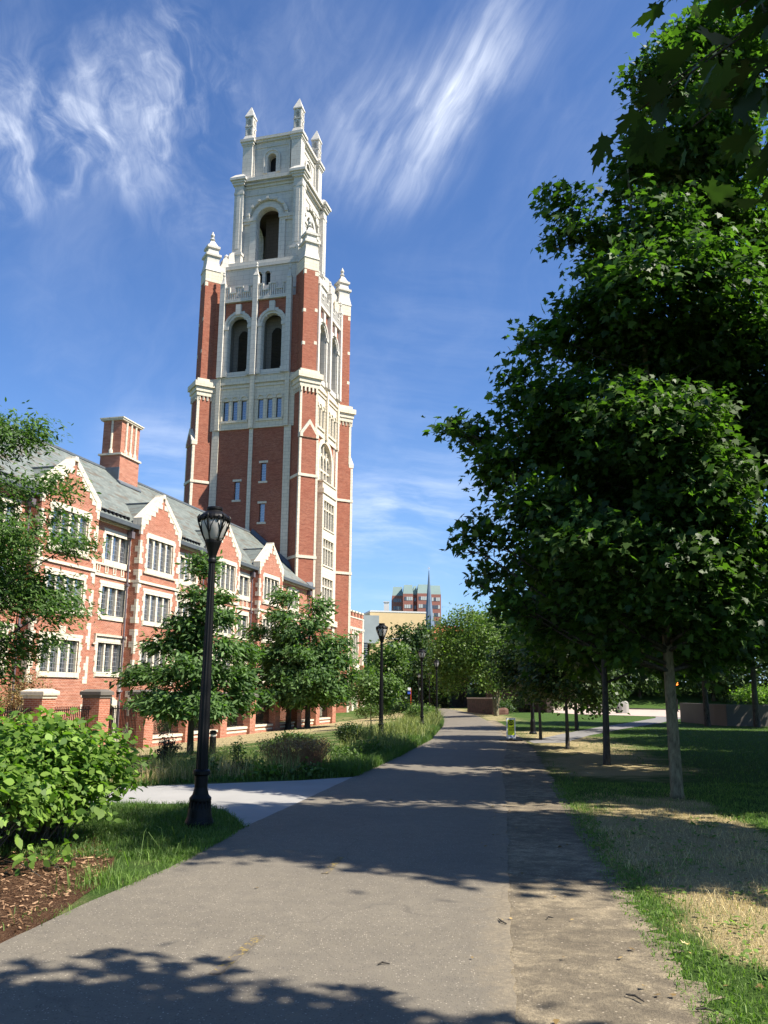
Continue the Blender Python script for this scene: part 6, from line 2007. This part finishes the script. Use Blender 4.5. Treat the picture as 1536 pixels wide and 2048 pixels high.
def clump(x, y, f=1.7, ph=0.):
    return .5 + .25 * (np.sin(x * f * 2.1 + ph + 1.3 * np.sin(y * f)) + np.sin(y * f * 1.7 + 2 * ph + 1.1 * np.sin(x * f * 1.3 + 1)))


e_ = lambda x, y: x - interp(DR, y)
dr = lambda off: (lambda y: interp(DR, y) + off)
p = scatter(110000, dr(.02), dr(3.6), 4.2, 15.5, lambda x, y, r: r.random(len(x)) < np.clip(dryness(x, y) * 1.3 - .15, 0, 1) * (.35 + .65 * clump(x, y, 2.3)), 1, 1.4)
blades('dry_grass', 'straw-coloured dry grass along the right of the dirt shoulder', p, .022 + .045 * clump(p[:, 0], p[:, 1], 2.3, 2.) ** 1.5, .0020, M['straw'], 1.6, .5, 11)
p = scatter(1300, dr(.35), dr(2.6), 6.2, 9.8, lambda x, y, r: r.random(len(x)) < clump(x, y, 2.9, .7) ** 1.5, 2)
blades('dry_grass', 'taller dry seed-head stalks in the straw patch', p, .13, .0016, M['straw'], 1.1, .4, 12)
p = scatter(130000, dr(-.06), dr(4.2), 4.2, 16.5, lambda x, y, r: r.random(len(x)) < np.clip(1.0 - dryness(x, y) * 1.15, .02, 1) * (.3 + .7 * clump(x, y, 3.1, 1.)), 3, 1.4)
blades('green_grass', 'green grass blades on the near right lawn', p, .05, .0028, M['blade'], .9, .4, 13)
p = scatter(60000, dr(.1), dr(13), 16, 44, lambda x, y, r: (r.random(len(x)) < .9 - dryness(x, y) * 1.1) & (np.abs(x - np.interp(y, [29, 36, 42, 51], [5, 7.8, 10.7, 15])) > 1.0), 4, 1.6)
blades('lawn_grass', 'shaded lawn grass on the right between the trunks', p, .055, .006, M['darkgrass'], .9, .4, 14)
p = scatter(14000, dr(-.14), dr(.22), 4.0, 16, lambda x, y, r: r.random(len(x)) < .25 + .75 * clump(x, y, 5, 3.), 5)
blades('green_grass', 'low green weeds creeping over the edge of the dirt', p, .035, .004, M['blade'], 1.2, .4, 15)
# small broad-leaved weeds and fallen leaves in the turf
r_ = np.random.default_rng(91)
p = scatter(5200, dr(-.05), dr(3.2), 4.2, 12, lambda x, y, r: r.random(len(x)) < clump(x, y, 3.7, 2.2) ** 2, 55)
V_ = np.stack([p[:, 0], p[:, 1], np.full(len(p), .03)], 1)
o = leaves('weed_leaves', V_, norm(r_.normal(0, 1, (len(p), 3)) * np.array([1, 1, .1])), .045, TPL_OVAL, M['blade'], None, up=1.6, jit=.3, droop=0, r=r_)
tag(o, 'small broad weed leaves scattered through the near turf', None, None, 'stuff')
r_ = np.random.default_rng(92)
p = np.stack([r_.uniform(-2.2, 5, 420), r_.uniform(4.4, 16, 420)], 1)
p = p[(p[:, 0] > interp(PL, p[:, 1]) + .05) & (r_.random(len(p)) < np.where(p[:, 0] > interp(PR, p[:, 1]) - .3, .7, .05))]
V_ = np.stack([p[:, 0], p[:, 1], np.full(len(p), .026)], 1)
lf_ = mat_leaf('fallen_leaf_litter', (.10, .06, .025), (.34, .24, .10), .1, .8, .1, (1, 1, 1))
o = leaves('leaf_litter', V_, norm(r_.normal(0, 1, (len(p), 3)) * np.array([1, 1, .1])), .035, TPL_MAPLE, lf_, None, up=2.2, jit=.3, droop=0, r=r_)
tag(o, 'small dry leaf scraps lying on the path, dirt and turf', None, None, 'stuff')
# left verge
pl = lambda off: (lambda y: interp(PL, y) + off)
p = scatter(20000, pl(-.62), pl(.05), 6.2, 10.4, lambda x, y, r: r.random(len(x)) < np.clip(clump(x, y, 3, .3) ** 1.3, 0, 1) * np.clip((y - 6.2) / 1.8, 0, 1) * np.clip(1.25 - (interp(PL, y) - x) / (.25 + .12 * np.maximum(y - 6.2, 0)), 0, 1), 6)
blades('green_grass', 'bright grass tufts between the mulch bed and the asphalt', p, .045 + .08 * clump(p[:, 0], p[:, 1], 2.2, 1.5) ** 2, .003, M['blade'], .9, .35, 16)
p = scatter(70, pl(-.6), pl(-.15), 7.3, 9.6, lambda x, y, r: r.random(len(x)) < .8, 7)
blades('green_grass', 'long arching grass leaves beside the big bush', p, .24, .004, M['blade'], 1.3, .4, 17)
def isl(x, y, r):
    top = np.interp(x, [-6.5, -3.6, -2.7, -2.15, -1.85, -1.64], [12.7, 12.95, 12.95, 12.3, 11.5, 10.9])
    return (x < interp(PL, y) + .04) & (y < top) & (r.random(len(x)) < .4 + .6 * clump(x, y, 2.4, 2.))
p = scatter(60000, -5.5, -1.5, 8.8, 12.95, isl, 8)
blades('green_grass', 'darker grass on the island around the near lamp foot', p, .075, .0038, M['darkgrass'], .9, .4, 18)
# strip along the path beyond the branch
p = scatter(70000, pl(-1.7), pl(.06), 16.9, 58, lambda x, y, r: (y > 17.2 + .0 * x) & (r.random(len(x)) < .35 + .65 * clump(x, y, 1.3, .5)), 9, 1.5)
p = p[(p[:, 1] > 17.3 + (p[:, 0] + .5) * .45)]
blades('lush_grass', 'dark lush grass along the left edge of the path', p, .16 + .16 * clump(p[:, 0], p[:, 1], .8, .4), .006, M['darkgrass'], .9, .35, 19)
# meadow
def mead(x, y, r):
    edge = np.interp(x, [-11, -6.6, -4.4, -1.5, -.4], [16.2, 15.9, 15.95, 16.8, 17.6])
    hedge = (np.abs(x + 1.75) < .85) & (np.abs(y - 18.1) < .8)
    return (y > edge) & (y < edge + 4.6 + np.sin(x * 1.9)) & (x < interp(PL, y) - .9) & ~hedge & (r.random(len(x)) < clump(x, y, 1.6, .9) * 1.1)
p = scatter(80000, -12, 1.5, 16, 23, mead, 10, 1.3)
blades('meadow_grass', 'tall unmown grass of the meadow strip left of the path', p, .14 + .42 * clump(p[:, 0], p[:, 1], 1.5, 1.) ** 1.3 * np.clip((24 - p[:, 1]) / 5, .25, 1), .0045, M['tallgrass'], .7, .35, 20)
p = scatter(26000, -11, -.5, 15.9, 19.5, lambda x, y, r: mead(x, y, r) & (r.random(len(x)) < .8), 11, 1.6)
blades('dry_grass', 'straw-coloured grass stems at the front of the meadow strip', p, .30, .0030, M['straw'], .55, .35, 21)
p = scatter(9000, -11, -.5, 15.75, 17.6, lambda x, y, r: (y > np.interp(x, [-11, -6.6, -4.4, -1.5, -.4], [15.95, 15.65, 15.75, 16.5, 17.35])) & (y < np.interp(x, [-11, -6.6, -4.4, -1.5, -.4], [15.95, 15.65, 15.75, 16.5, 17.35]) + .55), 12)
blades('ground_cover', 'low dark plants edging the branch path', p, .12, .012, M['darkgrass'], 1.3, .4, 22)
def orn(x, y, r):
    return (x < interp(PL, y) - .1) & (x > interp(PL, y) - 1.9 - .02 * (y - 30)) & (r.random(len(x)) < clump(x, y, .8, 1.6) ** 1.3)
p = scatter(90000, -3.5, 4.6, 23, 78, orn, 13, 1.3)
blades('ornamental_grass', 'mounds of ornamental grass between the path and the tower', p, .25 + .60 * clump(p[:, 0], p[:, 1], .8, 1.6) ** 2, .010, M['tallgrass'], .9, .3, 23)
# wood chips on the mulch
r_ = np.random.default_rng(77)
n = 5200
q = np.stack([r_.uniform(-4.6, -2.3, n), r_.uniform(5.2, 9.2, n)], 1)
q = q[q[:, 0] < np.interp(q[:, 1], [4, 6, 6.6, 7.3, 7.9, 8.9], [-2.42, -2.48, -2.42, -2.52, -2.42, -2.65]) + r_.normal(0, .04, n)]
n = len(q)
an = r_.random(n) * 6.28; L_ = r_.uniform(.006, .024, n); w_ = L_ * r_.uniform(.15, .4, n)
dx_ = np.stack([np.cos(an), np.sin(an), r_.normal(0, .25, n)], 1) * L_[:, None]; dy_ = np.stack([-np.sin(an), np.cos(an), r_.normal(0, .3, n)], 1) * w_[:, None]
c_ = np.stack([q[:, 0], q[:, 1], np.full(n, .022)], 1)
chipm = mat_leaf('wood_chips', (.09, .045, .022), (.34, .21, .12), .0, .9, .1)
o = mesh_np('wood_chips', np.stack([c_ - dx_ - dy_, c_ + dx_ - dy_, c_ + dx_ + dy_, c_ - dx_ + dy_], 1), None, chipm)
tag(o, 'loose wood chips and leaf litter on the mulch bed', None, None, 'stuff')
